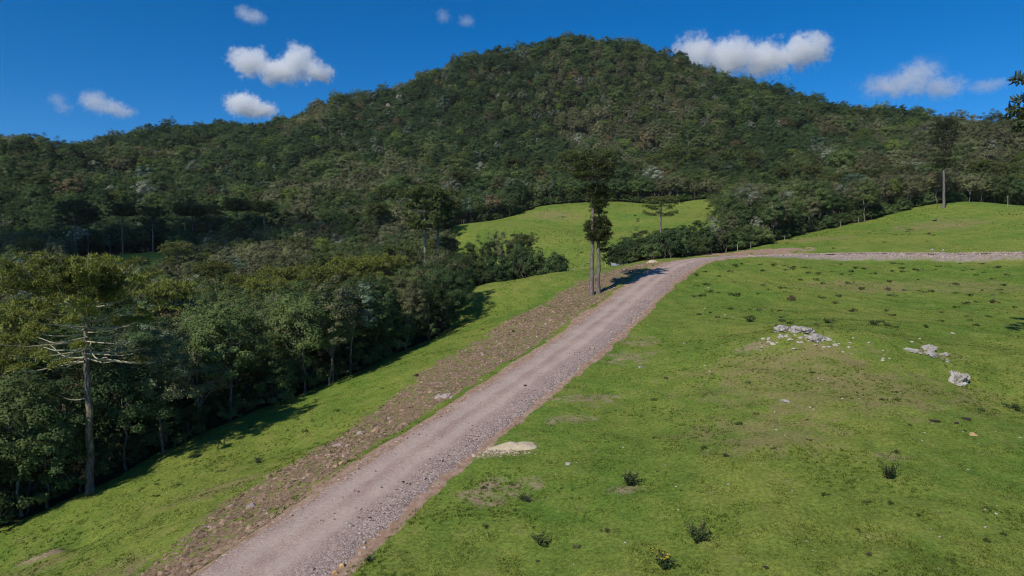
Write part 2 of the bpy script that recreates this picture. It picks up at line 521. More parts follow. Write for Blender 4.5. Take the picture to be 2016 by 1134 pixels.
gmat, nt, out = new_mat('ground_pasture')
ps = worldpos(nt)
att = nt.nodes.new('ShaderNodeVertexColor'); att.layer_name = 'masks'
sep = nt.nodes.new('ShaderNodeSeparateColor'); nt.links.new(att.outputs['Color'], sep.inputs[0])
att2 = nt.nodes.new('ShaderNodeVertexColor'); att2.layer_name = 'masks_b'
sep2 = nt.nodes.new('ShaderNodeSeparateColor'); nt.links.new(att2.outputs['Color'], sep2.inputs[0])
n_big = noise(nt, 0.06, 4, 0.6, ps)
n_mid = noise(nt, 0.5, 5, 0.65, ps)
n_fine = noise(nt, 5.0, 5, 0.75, ps)
n_vf = noise(nt, 22.0, 3, 0.7, ps)
g = ramp(nt, n_mid, [(0.28, (0.070, 0.124, 0.020)), (0.44, (0.120, 0.180, 0.028)), (0.58, (0.184, 0.216, 0.040)), (0.72, (0.24, 0.21, 0.078))])
g2 = ramp(nt, n_big, [(0.38, (0.092, 0.172, 0.024)), (0.6, (0.204, 0.222, 0.044))])
g = mixc(nt, 0.45, g, g2)
fine = ramp(nt, n_fine, [(0.3, 0.5), (0.5, 1.0), (0.68, 1.4)])
g = mixc(nt, 1.0, g, fine, 'MULTIPLY')
fine2 = ramp(nt, n_vf, [(0.3, 0.7), (0.7, 1.3)])
g = mixc(nt, 1.0, g, fine2, 'MULTIPLY')
dryc = ramp(nt, n_fine, [(0.3, (0.15, 0.125, 0.05)), (0.7, (0.30, 0.245, 0.11))])
df = math_n(nt, 'MULTIPLY', sep2.outputs[0], ramp(nt, n_mid, [(0.35, 0.15), (0.6, 0.85)]))
g = mixc(nt, df, g, dryc)
soil = ramp(nt, noise(nt, 3.0, 6, 0.7, ps), [(0.3, (0.10, 0.062, 0.040)), (0.5, (0.21, 0.138, 0.092)), (0.7, (0.33, 0.24, 0.17))])
soilf = math_n(nt, 'MULTIPLY', sep.outputs[0], ramp(nt, noise(nt, 1.6, 6, 0.75, ps), [(0.41, 0.0), (0.51, 1.0)]), clamp=True)
g = mixc(nt, soilf, g, soil)
barec = ramp(nt, noise(nt, 2.4, 6, 0.7, ps), [(0.3, (0.22, 0.145, 0.090)), (0.7, (0.38, 0.29, 0.20))])
baref = math_n(nt, 'MULTIPLY', sep2.outputs[1], ramp(nt, noise(nt, 1.9, 6, 0.75, ps), [(0.42, 0.0), (0.56, 1.0)]), clamp=True)
g = mixc(nt, baref, g, barec)
redc = ramp(nt, noise(nt, 2.0, 6, 0.7, ps), [(0.3, (0.21, 0.125, 0.080)), (0.5, (0.33, 0.215, 0.145)), (0.7, (0.42, 0.32, 0.24))])
redf = math_n(nt, 'GREATER_THAN', math_n(nt, 'ADD', sep.outputs[1], math_n(nt, 'MULTIPLY_ADD', noise(nt, 2.2, 7, 0.8, ps), 1.5, -0.75)), 0.5)
g = mixc(nt, redf, g, redc)
grav = ramp(nt, noise(nt, 4.0, 6, 0.8, ps), [(0.35, (0.13, 0.095, 0.085)), (0.5, (0.30, 0.235, 0.21)), (0.7, (0.45, 0.37, 0.335))])
g = mixc(nt, sep2.outputs[2], g, grav)
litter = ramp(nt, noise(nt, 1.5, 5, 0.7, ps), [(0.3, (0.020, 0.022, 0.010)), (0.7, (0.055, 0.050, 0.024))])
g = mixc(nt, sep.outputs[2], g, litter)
hgt = math_n(nt, 'MULTIPLY_ADD', n_vf, 0.4, n_fine)
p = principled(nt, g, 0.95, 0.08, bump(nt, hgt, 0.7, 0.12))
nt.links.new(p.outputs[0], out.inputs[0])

gme = npmesh('ground', np.stack([X, Y, Z], 1), quads, gmat, True)
ca = gme.color_attributes.new('masks', 'FLOAT_COLOR', 'POINT')
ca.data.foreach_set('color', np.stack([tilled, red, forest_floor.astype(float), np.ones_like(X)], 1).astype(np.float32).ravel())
cb = gme.color_attributes.new('masks_b', 'FLOAT_COLOR', 'POINT')
cb.data.foreach_set('color', np.stack([dry, bare, sstep(hw + 2.0, hw + 0.9, rlat + 0.5 * jag) * (rlat > 0) * sstep(S_CREST + 12, S_CREST + 25, rs) * (al < 12), np.ones_like(X)], 1).astype(np.float32).ravel())
ground = tag(mobj('ground', gme), kind='structure')

# ------------------------------------------------------------------ road
rmat, nt, out = new_mat('gravel_road')
ps = worldpos(nt)
uv = nt.nodes.new('ShaderNodeVertexColor'); uv.layer_name = 'lane'
sp = nt.nodes.new('ShaderNodeSeparateColor'); nt.links.new(uv.outputs['Color'], sp.inputs[0])
lane = sp.outputs[0]          # 0 left edge .. 1 right edge
c = ramp(nt, noise(nt, 7.0, 8, 0.8, ps), [(0.3, (0.205, 0.142, 0.116)), (0.5, (0.365, 0.270, 0.224)), (0.7, (0.52, 0.41, 0.345))])
blot = ramp(nt, noise(nt, 0.35, 5, 0.6, ps), [(0.35, (0.80, 0.74, 0.76)), (0.65, (1.08, 1.05, 1.02))])
c = mixc(nt, 1.0, c, blot, 'MULTIPLY')
lw = math_n(nt, 'ADD', lane, math_n(nt, 'MULTIPLY_ADD', noise(nt, 0.5, 4, 0.6, ps), 0.16, -0.08))
trk = ramp(nt, lw, [(0.10, 0.0), (0.20, 0.95), (0.30, 0.9), (0.38, 0.05), (0.46, 0.1), (0.54, 0.95), (0.62, 0.8), (0.70, 0.0), (0.75, 0.0)])
dust = ramp(nt, noise(nt, 3.0, 7, 0.75, ps), [(0.3, (0.37, 0.288, 0.24)), (0.7, (0.55, 0.44, 0.37))])
c = mixc(nt, math_n(nt, 'MULTIPLY', trk, 0.6), c, dust)
stn = nt.nodes.new('ShaderNodeTexVoronoi'); stn.inputs['Scale'].default_value = 13.0
nt.links.new(ps, stn.inputs['Vector'])
sc_ = ramp(nt, stn.outputs['Color'], [(0.2, (0.18, 0.125, 0.105)), (0.55, (0.32, 0.24, 0.205)), (0.9, (0.53, 0.44, 0.385))])
sf = ramp(nt, lw, [(0.0, 0.7), (0.10, 0.2), (0.62, 0.05), (0.78, 0.6), (1.0, 0.9)])
c = mixc(nt, sf, c, sc_)
hb = math_n(nt, 'MULTIPLY_ADD', math_n(nt, 'MULTIPLY', stn.outputs['Distance'], sf), -1.2, noise(nt, 9.0, 6, 0.75, ps))
p = principled(nt, c, 0.95, 0.12, bump(nt, hb, 0.6, 0.08))
nt.links.new(p.outputs[0], out.inputs[0])
NA = 21
rv = np.linspace(-1, 1, NA)
edgeL = HW * 1.0 + 0.55 * vnoise(RS / 1.2, RS * 0, 61) + 0.25 * vnoise(RS / 0.45, RS * 0 + 3, 62)
edgeR = HW * 1.0 + 0.5 + 0.55 * vnoise(RS / 1.4, RS * 0 + 9, 63) + 0.25 * vnoise(RS / 0.5, RS * 0 + 7, 64)
lat = np.where(rv[None, :] < 0, rv[None, :] * edgeL[:, None], rv[None, :] * edgeR[:, None])
rx = RC[:, 0:1] + lat * RN[:, 0:1]; ry = RC[:, 1:2] + lat * RN[:, 1:2]
rzv = RZ[:, None] + 0.03 - 0.02 * rv[None, :] ** 2 - 0.16 * sstep(0.93, 1.0, np.abs(rv))[None, :]
rzv += 0.045 * vnoise(rx / 0.5, ry / 0.5, 65) + 0.07 * vnoise(rx / 1.6, ry / 1.6, 66) - 0.05 * (np.exp(-((rv + 0.5) / 0.13) ** 2) + np.exp(-((rv - 0.15) / 0.13) ** 2))[None, :]
ii = np.arange(NA - 1)[None, :] + np.arange(len(RC) - 1)[:, None] * NA
rq = np.stack([ii, ii + 1, ii + NA + 1, ii + NA], -1).reshape(-1, 4)
rme = npmesh('road', np.stack([rx, ry, rzv], -1).reshape(-1, 3), rq, rmat, True)
la = rme.color_attributes.new('lane', 'FLOAT_COLOR', 'POINT')
lv = np.broadcast_to((rv + 1) / 2, (len(RC), NA)).ravel()
la.data.foreach_set('color', np.stack([lv, lv, lv, np.ones_like(lv)], 1).astype(np.float32).ravel())
road = tag(mobj('road', rme), kind='structure')

def surf(x, y):
    """top of ground or road"""
    z = gz(x, y)
    i, l = road_coords(x, y)
    on = np.abs(l) < HW[i] * 0.93
    return np.where(on, np.maximum(z, RZ[i] + 0.02), z)

# ------------------------------------------------------------------ stones as joined stuff
ICO_T = (1 + 5 ** 0.5) / 2
ICO_V = np.array([(-1, ICO_T, 0), (1, ICO_T, 0), (-1, -ICO_T, 0), (1, -ICO_T, 0), (0, -1, ICO_T), (0, 1, ICO_T), (0, -1, -ICO_T), (0, 1, -ICO_T), (ICO_T, 0, -1), (ICO_T, 0, 1), (-ICO_T, 0, -1), (-ICO_T, 0, 1)]) / math.hypot(1, ICO_T)
ICO_F = np.array([(0, 11, 5), (0, 5, 1), (0, 1, 7), (0, 7, 10), (0, 10, 11), (1, 5, 9), (5, 11, 4), (11, 10, 2), (10, 7, 6), (7, 1, 8), (3, 9, 4), (3, 4, 2), (3, 2, 6), (3, 6, 8), (3, 8, 9), (4, 9, 5), (2, 4, 11), (6, 2, 10), (8, 6, 7), (9, 8, 1)])

def rotz(V, a):
    c, s = np.cos(a), np.sin(a)
    return np.stack([V[..., 0] * c - V[..., 1] * s, V[..., 0] * s + V[..., 1] * c, V[..., 2]], -1)

def pebbles(P, size, flat=(0.5, 0.9), jit=0.28):
    m = len(P)
    V = ICO_V[None] * (1 + jit * rng.uniform(-1, 1, (m, 12, 1)))
    sc = np.stack([rng.uniform(0.75, 1.3, m), rng.uniform(0.6, 1.0, m), rng.uniform(*flat, m)], 1) * np.asarray(size)[:, None]
    V = V * sc[:, None, :]
    tilt = rng.uniform(-0.5, 0.5, (m, 1))
    V = np.stack([V[..., 0], V[..., 1] * np.cos(tilt) - V[..., 2] * np.sin(tilt), V[..., 1] * np.sin(tilt) + V[..., 2] * np.cos(tilt)], -1)
    V = rotz(V, rng.uniform(0, 6.28, (m, 1))) + np.asarray(P)[:, None, :]
    Fc = ICO_F[None] + (np.arange(m) * 12)[:, None, None]
    return V.reshape(-1, 3), Fc.reshape(-1, 3)

m_rubble = rock_mat('rubble_stone', (0.22, 0.155, 0.13), (0.47, 0.375, 0.325), (0.27, 0.185, 0.15), 4.0)
m_clod = rock_mat('soil_clod', (0.13, 0.080, 0.052), (0.32, 0.222, 0.150), (0.10, 0.11, 0.035), 3.0)
m_lime = rock_mat('pale_outcrop', (0.23, 0.205, 0.175), (0.55, 0.505, 0.445), (0.14, 0.125, 0.085), 2.6)
m_pebble = rock_mat('grey_pebble', (0.20, 0.175, 0.15), (0.42, 0.38, 0.33), (0.13, 0.12, 0.07), 5.0)
m_sandstone = rock_mat('tan_crumb', (0.26, 0.19, 0.125), (0.52, 0.43, 0.31), (0.3, 0.24, 0.17), 3.0)
m_boulder = rock_mat('mauve_boulder', (0.18, 0.128, 0.115), (0.43, 0.345, 0.315), (0.13, 0.10, 0.08), 2.5)
m_ochre = rock_mat('ochre_boulder', (0.30, 0.17, 0.06), (0.52, 0.36, 0.19), (0.30, 0.24, 0.18), 2.5)

def along(nm, lo, hi, s0, s1, bias=None):
    s = rng.uniform(s0, s1, nm) if bias is None else s0 + (s1 - s0) * rng.uniform(0, 1, nm) ** bias
    i = np.clip(np.searchsorted(RS, s), 0, len(RS) - 1)
    l = rng.uniform(lo, hi, nm) if np.isscalar(lo) else lo + (hi - lo) * rng.uniform(0, 1, nm)
    x = RC[i, 0] + l * RN[i, 0]; y = RC[i, 1] + l * RN[i, 1]
    return x, y, i, l

def stuff_pebbles(name, x, y, size, mat, label, sink=0.25, **kw):
    z = surf(x, y) - sink * size + 0.15 * size
    V, Fc = pebbles(np.stack([x, y, z], 1), size, **kw)
    return tag(mobj(name, npmesh(name, V, Fc, mat)), label, kind='stuff')

# right hand rubble band, left band, embankment past the crest
lo_ = 3.3 - 2.0 * rng.uniform(0, 1, 6500) ** 1.7
x1, y1, i1, _ = along(6500, lo_, lo_ + 0.001, S_IN - 8, S_CREST + 6, 1.25)
lo_ = -3.1 + 1.0 * rng.uniform(0, 1, 2400) ** 1.8
x2, y2, i2, _ = along(2400, lo_, lo_ + 0.001, S_IN - 8, S_CREST + 6, 1.2)
x3, y3, i3, _ = along(3000, 2.2, 3.9, S_CREST + 12, ROADLEN)
x4, y4, i4, _ = along(900, -2.4, 2.4, S_IN - 8, S_CREST + 30)
x1 = np.concatenate([x1, x2, x3, x4]); y1 = np.concatenate([y1, y2, y3, y4])
sz = np.concatenate([rng.lognormal(-3.3, 0.5, 8900), rng.lognormal(-2.25, 0.45, 3000), rng.lognormal(-3.25, 0.35, 900)])
stuff_pebbles('road_rubble', x1, y1, np.clip(sz, 0.02, 0.32), m_rubble, 'crushed pinkish grey rubble along the road edges')
s = S_IN - 6 + (S_CREST - 3 - S_IN + 6) * rng.uniform(0, 1, 17000) ** 1.15
i = np.searchsorted(RS, s); inn, ou = strip(s)
l = -(inn + (ou - inn) * rng.uniform(-0.06, 1.06, len(s)))
cx = RC[i, 0] + l * RN[i, 0]; cy = RC[i, 1] + l * RN[i, 1]
keep = vnoise(cx / 1.5, cy / 1.5, 71) + 0.5 * vnoise(cx / 0.5, cy / 0.5, 72) > -0.22
cx, cy = cx[keep], cy[keep]
stuff_pebbles('soil_clods', cx, cy, np.clip(rng.lognormal(-2.4, 0.55, len(cx)), 0.03, 0.34), m_clod, 'brown clods of turned soil in the strip beside the road', flat=(0.35, 0.7))
# small pale pebbles scattered in the ploughed strip and the pasture
s = rng.uniform(S_IN - 5, S_CREST - 3, 220); i = np.searchsorted(RS, s); inn, ou = strip(s)
l = -(inn + (ou - inn) * rng.uniform(-0.1, 1.1, len(s)))
px_ = RC[i, 0] + l * RN[i, 0]; py_ = RC[i, 1] + l * RN[i, 1]
stuff_pebbles('pale_pebbles', px_, py_, np.clip(rng.lognormal(-2.7, 0.4, len(px_)), 0.03, 0.2), m_sandstone, 'small pale pebbles scattered through the turned soil')

# ------------------------------------------------------------------ grass
m_grass = leaf_mat('grass_blade', (0.110, 0.174, 0.026), (0.178, 0.210, 0.038), 0.35, 0.9)
def blades(x, y, h, w, per):
    m = len(x)
    x = np.repeat(x, per); y = np.repeat(y, per); h = np.repeat(h, per) * rng.uniform(0.6, 1.2, m * per)
    x = x + rng.normal(0, 0.06, len(x)); y = y + rng.normal(0, 0.06, len(y))
    z = gz(x, y) - 0.01
    a = rng.uniform(0, 6.28, len(x)); le = rng.uniform(0.2, 1.1, len(x)) * h; la = rng.uniform(0, 6.28, len(x))
    wv = w * rng.uniform(0.6, 1.3, len(x))
    b0 = np.stack([x - np.cos(a) * wv, y - np.sin(a) * wv, z], 1); b1 = np.stack([x + np.cos(a) * wv, y + np.sin(a) * wv, z], 1)
    t = np.stack([x + np.cos(la) * le, y + np.sin(la) * le, z + h], 1)
    V = np.stack([b0, b1, t], 1).reshape(-1, 3)
    return V, np.arange(len(V)).reshape(-1, 3)
NT = 150000
D_ = 25 + 95 * rng.uniform(0, 1, NT) ** 1.25
u_ = rng.uniform(-0.82, 0.82, NT)
gx_, gy_ = u_ * D_, D_
ri, rl = road_coords(gx_, gy_)
inn, ou = strip(RS[ri])
ok = inside(near_open, gx_, gy_) & (np.abs(rl) > HW[ri] + 1.05)
intil = (-rl > inn) & (-rl < ou)
ok &= ~(intil & (rng.uniform(0, 1, NT) < 0.72))
cl = vnoise(gx_ / 1.1, gy_ / 1.1, 81) + 0.6 * vnoise(gx_ / 0.4, gy_ / 0.4, 82)
ok &= cl > -0.3 + 0.3 * rng.uniform(0, 1, NT)
gx_, gy_, cl = gx_[ok], gy_[ok], cl[ok]
V, Fc = blades(gx_, gy_, 0.04 + 0.12 * np.clip(cl + 0.1, 0, 1), 0.028, 3)
tag(mobj('grass', npmesh('grass', V, Fc, m_grass)), 'short green grazed grass covering the pasture', kind='stuff')

NT = 26000
D_ = 25 + 150 * rng.uniform(0, 1, NT) ** 1.35
u_ = rng.uniform(-0.82, 0.82, NT)
tx_, ty_ = u_ * D_, D_
ri, rl = road_coords(tx_, ty_)
ok = inside(near_open, tx_, ty_) & (np.abs(rl) > HW[ri] + 1.2)
cl = vnoise(tx_ / 6, ty_ / 6, 84) + 0.8 * vnoise(tx_ / 1.6, ty_ / 1.6, 85)
ok &= cl > 0.12
tx_, ty_, cl = tx_[ok], ty_[ok], cl[ok]
m_tuss = leaf_mat('tussock_blade', (0.095, 0.135, 0.022), (0.17, 0.175, 0.042), 0.4, 0.9)
V, Fc = blades(tx_, ty_, 0.07 + 0.12 * np.clip(cl, 0, 1), 0.03, 11)
D_ = 150 + 145 * rng.uniform(0, 1, 9000)
u_ = rng.uniform(-0.1, 0.8, 9000)
fx_, fy_ = u_ * D_, D_
fcl = vnoise(fx_ / 14, fy_ / 14, 86) + 0.8 * vnoise(fx_ / 4, fy_ / 4, 87)
ok = inside(near_open, fx_, fy_) & (fcl > 0.0)
V2, F2 = blades(fx_[ok], fy_[ok], 0.14 + 0.2 * fcl[ok], 0.09, 9)
V, Fc = np.vstack([V, V2]), np.vstack([Fc, F2 + len(V)])
tag(mobj('grass_tussocks', npmesh('grass_tussocks', V, Fc, m_tuss)), 'darker tussocks of longer grass dotted over the pasture', kind='stuff')

# ------------------------------------------------------------------ tree builders
def quad_cards(P, Nrm, size, aspect=0.7):
    """rhombic leaf cards facing Nrm"""
    m = len(P)
    r = rng.normal(0, 1, (m, 3))
    A = np.cross(Nrm, r); A /= np.linalg.norm(A, axis=1)[:, None] + 1e-9
    B = np.cross(Nrm, A); B /= np.linalg.norm(B, axis=1)[:, None] + 1e-9
    s = np.asarray(size)[:, None]
    V = np.stack([P - A * s, P - B * s * aspect, P + A * s, P + B * s * aspect], 1).reshape(-1, 3)
    return V, np.arange(len(V)).reshape(-1, 4)

def unit(m):
    v = rng.normal(0, 1, (m, 3))
    return v / np.linalg.norm(v, axis=1)[:, None]

def broad_crown(R, H, zc, nclump, ncard, size, csize=(0.15, 0.27), top=0.0, droop=0.0, loose=0.0):
    """clumps of leaf cards spread over an uneven crown; returns mesh arrays and clump centres"""
    d = unit(nclump * 3)
    d = d[d[:, 2] > -0.55 - top * 0][:nclump]
    rad = rng.uniform(0.62, 1.0, len(d)) ** 0.7
    lob = 1 + 0.16 * np.sin(3 * np.arctan2(d[:, 1], d[:, 0]) + rng.uniform(0, 6)) + rng.normal(0, 0.1, len(d))
    cc = d * (rad * lob)[:, None] * np.array([R, R, H])
    cc[:, 2] -= droop * (cc[:, 0] ** 2 + cc[:, 1] ** 2) / R
    cr = rng.uniform(csize[0] * 0.7, csize[1] * 1.2, len(d)) * R
    per = max(8, ncard // len(d))
    k = np.repeat(np.arange(len(d)), per)
    nrm = unit(len(k)); nrm[:, 2] += 0.25
    flip = nrm[:, 2] < -0.35
    nrm[flip, 2] *= -1
    nrm /= np.linalg.norm(nrm, axis=1)[:, None]
    rr = np.clip(np.abs(rng.normal(0.72, 0.28 + loose, len(k))), 0, 1.5)
    Pp = cc[k] + nrm * (cr[k] * rr)[:, None] * np.array([1, 1, 0.8]) + rng.normal(0, 0.05, (len(k), 3))
    rad_n = Pp / np.array([R, R, H]); rad_n /= np.linalg.norm(rad_n, axis=1)[:, None] + 1e-6
    card_n = 0.5 * nrm + 0.7 * rad_n + 0.6 * unit(len(k)); card_n[:, 2] += 0.3
    card_n /= np.linalg.norm(card_n, axis=1)[:, None]
    Pp[:, 2] += zc
    V, Fq = quad_cards(Pp, card_n, size * rng.uniform(0.6, 1.35, len(k)))
    cc = cc + np.array([0, 0, zc])
    return V, Fq, cc

def wiggle_path(a, b, m, amp):
    t = np.linspace(0, 1, m)[:, None]
    P = a[None] * (1 - t) + b[None] * t
    P[1:-1] += rng.normal(0, amp, (m - 2, 3)) * np.array([1, 1, 0.4])
    return P

def broad_trunk(h, zc, r0, cc, nlimb, lean=0.3, stems=1):
    ac = Acc()
    for k in range(stems):
        base = np.array([rng.normal(0, 0.15 * (stems > 1)), rng.normal(0, 0.15 * (stems > 1)), -0.6])
        topp = np.array([rng.normal(0, lean), rng.normal(0, lean), zc + 0.15 * h])
        P = wiggle_path(base, topp, 8, 0.10)
        R = np.linspace(r0, r0 * 0.35, 8); R[0] *= 1.5
        ac.add(*tube(P, R, 7))
        for q in rng.choice(len(cc), min(nlimb, len(cc)), replace=False):
            st = P[rng.integers(3, 7)]
            Q = wiggle_path(st, cc[q], 5, 0.12)
            Q[2:4, 2] += 0.05 * h
            ac.add(*tube(Q, np.linspace(r0 * 0.42, r0 * 0.12, 5), 5))
    return ac

M_LEAF = {
    'dark': leaf_mat('leaf_dark_green', (0.064, 0.108, 0.040), (0.094, 0.136, 0.050), 0.36),
    'mid': leaf_mat('leaf_mid_green', (0.106, 0.156, 0.050), (0.152, 0.194, 0.064), 0.36),
    'olive': leaf_mat('leaf_olive', (0.160, 0.178, 0.080), (0.220, 0.216, 0.108), 0.34),
    'silver': leaf_mat('leaf_silver', (0.18, 0.20, 0.13), (0.30, 0.315, 0.225), 0.25, 0.6),
    'brown': leaf_mat('leaf_russet', (0.195, 0.148, 0.070), (0.225, 0.175, 0.09), 0.3),
    'bright': leaf_mat('leaf_bright_green', (0.150, 0.212, 0.042), (0.20, 0.248, 0.055), 0.38),
    'blue': leaf_mat('leaf_bluish_green', (0.092, 0.152, 0.088), (0.145, 0.196, 0.125), 0.3),
}
M_BARK = bark_mat('bark_grey', (0.045, 0.038, 0.032), (0.17, 0.15, 0.125))
M_BARK_PALE = bark_mat('bark_pale', (0.09, 0.08, 0.065), (0.34, 0.31, 0.265))

PROTO = {}     # kind -> list of (trunk mesh, crown mesh, height, radius)
def proto(kind, leaf, h, R, H, nclump, ncard, size, bark=M_BARK, r0=0.125, limbs=9, stems=1, lean=0.35, **kw):
    zc = h - H * 0.85
    V, Fq, cc = broad_crown(R, H, zc, nclump, ncard, size, **kw)
    tr = broad_trunk(h, zc, r0, cc, limbs, lean, stems)
    PROTO.setdefault(kind, []).append((tr.mesh('trunk_' + kind, bark, True), npmesh('crown_' + kind, V, Fq, M_LEAF[leaf]), h, R))
for v in range(3):
    proto('dark', 'dark', 8.6 + 0.7 * v, 2.9 + 0.3 * v, 3.6 + 0.3 * v, 90, 13000, 0.095, csize=(0.13, 0.25))
for v in range(3):
    proto('mid', 'mid', 8.8 + v * 0.7, 2.9 + 0.25 * v, 3.3 + 0.4 * v, 86, 12500, 0.095, bark=M_BARK_PALE if v == 1 else M_BARK)
for v in range(3):
    proto('olive', 'olive', 9.0 + v * 0.6, 3.0 - 0.15 * v, 3.2 + 0.5 * v, 90, 11500, 0.09, bark=M_BARK_PALE if v == 0 else M_BARK, csize=(0.11, 0.21), loose=0.15, limbs=12)
proto('silver', 'silver', 8.8, 2.6, 2.6, 60, 8000, 0.085, bark=M_BARK_PALE, csize=(0.12, 0.22), limbs=12)
proto('silver', 'silver', 8.4, 2.2, 2.8, 52, 7000, 0.085, bark=M_BARK_PALE, csize=(0.14, 0.24), limbs=12)
proto('brown', 'brown', 8.8, 2.7, 3.0, 60, 7500, 0.09, bark=M_BARK_PALE, csize=(0.14, 0.26), loose=0.2, limbs=14)
proto('bright', 'bright', 8.8, 2.5, 3.0, 70, 10000, 0.095)
proto('blue', 'blue', 9.4, 2.6, 3.4, 34, 5000, 0.16, csize=(0.2, 0.34), droop=0.12, bark=M_BARK_PALE)
proto('bare', 'olive', 8.8, 2.5, 3.0, 40, 2600, 0.08, bark=M_BARK_PALE, csize=(0.12, 0.24), limbs=26, loose=0.3)
proto('shrub', 'dark', 2.6, 1.6, 1.5, 40, 4200, 0.075, r0=0.06, limbs=6, stems=2)
proto('shrub', 'mid', 2.2, 1.5, 1.3, 36, 3800, 0.075, r0=0.05, limbs=6, stems=2)

# ------------------------------------------------------------------ araucaria
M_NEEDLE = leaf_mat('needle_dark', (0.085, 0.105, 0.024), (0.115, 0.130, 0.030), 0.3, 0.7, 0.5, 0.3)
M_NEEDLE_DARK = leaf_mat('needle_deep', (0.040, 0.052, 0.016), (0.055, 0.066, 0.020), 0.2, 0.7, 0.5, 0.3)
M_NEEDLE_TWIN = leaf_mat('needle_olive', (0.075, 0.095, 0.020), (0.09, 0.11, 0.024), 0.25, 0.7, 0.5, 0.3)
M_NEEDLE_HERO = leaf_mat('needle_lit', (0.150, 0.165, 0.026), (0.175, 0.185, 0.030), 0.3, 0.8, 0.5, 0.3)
M_ABARK = bark_mat('araucaria_bark', (0.060, 0.046, 0.040), (0.235, 0.20, 0.18), 2.2)
M_LICHEN = bark_mat('lichen_branch', (0.24, 0.215, 0.145), (0.52, 0.475, 0.33), 4.0)
# trunk of the big tree: dark bark with greenish lichen on its middle
M_HEROBARK, nt, out = new_mat('lichen_trunk')
op = objpos(nt)
mp = nt.nodes.new('ShaderNodeMapping'); mp.inputs['Scale'].default_value = (4.0, 4.0, 1.3); nt.links.new(op, mp.inputs[0])
f = noise(nt, 2.5, 6, 0.7, mp.outputs[0])
c = ramp(nt, f, [(0.32, (0.045, 0.036, 0.032)), (0.66, (0.21, 0.175, 0.16))])
lf = noise(nt, 1.2, 5, 0.6, mp.outputs[0])
sx = nt.nodes.new('ShaderNodeSeparateXYZ'); nt.links.new(op, sx.inputs[0])
hz = ramp(nt, math_n(nt, 'MULTIPLY', sx.outputs[2], 0.05), [(0.10, 0.0), (0.20, 0.14), (0.36, 0.14), (0.46, 0.0), (0.60, 0.12), (0.8, 0.12)])
lm = math_n(nt, 'GREATER_THAN', math_n(nt, 'ADD', lf, hz), 0.64)
c = mixc(nt, lm, c, (0.24, 0.225, 0.12))
p = principled(nt, c, 0.95, 0.1, bump(nt, f, 0.9, 0.06)); nt.links.new(p.outputs[0], out.inputs[0])

def spikes(P, Dr, m, length, width, up=0.45, spread=1.0):
    """bottle-brush tufts: m narrow blades at each point, leaning along Dr and upwards"""
    k = np.repeat(np.arange(len(P)), m)
    d = unit(len(k)) * spread + Dr[k] * 0.5
    d[:, 2] += up
    d /= np.linalg.norm(d, axis=1)[:, None]
    A = np.cross(d, unit(len(k))); A /= np.linalg.norm(A, axis=1)[:, None] + 1e-9
    Ls = (length * rng.uniform(0.6, 1.15, len(k)))[:, None]
    o = P[k] + rng.normal(0, length * 0.25, (len(k), 3))
    V = np.stack([o - A * width, o + A * width, o + d * Ls + A * width * 0.5, o + d * Ls - A * width * 0.5], 1).reshape(-1, 3)
    return V, np.arange(len(V)).reshape(-1, 4)

def pompoms(P, r, m, bl=0.26, bw=0.05):
    """compact rounded tufts: needle sprays facing outward on small squashed balls, with some blades standing out"""
    k = np.repeat(np.arange(len(P)), m)
    d = unit(len(k)); low = d[:, 2] < -0.3; d[low, 2] *= -1
    rr = r * rng.uniform(0.75, 1.25, len(P))[k]
    o = P[k] + d * (rr * rng.uniform(0.6, 1.0, len(k)))[:, None] * np.array([1, 1, 0.7])
    face = rng.uniform(0, 1, len(k)) < 0.6
    e = d + 0.45 * unit(len(k)) + np.array([0, 0, 0.35]); e /= np.linalg.norm(e, axis=1)[:, None]
    A = np.cross(e, unit(len(k))); A /= np.linalg.norm(A, axis=1)[:, None] + 1e-9
    L = (bl * rng.uniform(0.6, 1.2, len(k)))[:, None]
    t = np.cross(e, A)
    e2 = np.where(face[:, None], t, e)
    V = np.stack([o - A * bw, o + A * bw, o + e2 * L + A * bw * 0.5, o + e2 * L - A * bw * 0.5], 1).reshape(-1, 3)
    return V, np.arange(len(V)).reshape(-1, 4)

def branch_path(z0, az, L, rise, sag, m=9):
    """out from the trunk, sagging, the end turned up"""
    t = np.linspace(0, 1, m)
    r = L * t
    z = z0 + rise * t ** 1.6 - sag * np.sin(np.pi * np.minimum(t * 1.05, 1)) * 1.0 + 0.10 * L * np.maximum(t - 0.72, 0) * 2.2
    side = 0.06 * L * np.sin(t * 3 + az * 5)
    return np.stack([np.cos(az) * r - np.sin(az) * side, np.sin(az) * r + np.cos(az) * side, z], 1)

def tuft_points(Q, frac, nt_, r):
    """points of the tufts on the outer part of a branch, with short side twigs"""
    t = rng.uniform(1 - frac, 1.0, nt_)
    idx = t * (len(Q) - 1); i0 = np.minimum(idx.astype(int), len(Q) - 2); f_ = (idx - i0)[:, None]
    P = Q[i0] * (1 - f_) + Q[i0 + 1] * f_
    off = rng.normal(0, r, (nt_, 3)); off[:, 2] = np.abs(off[:, 2]) * 0.45
    return P + off

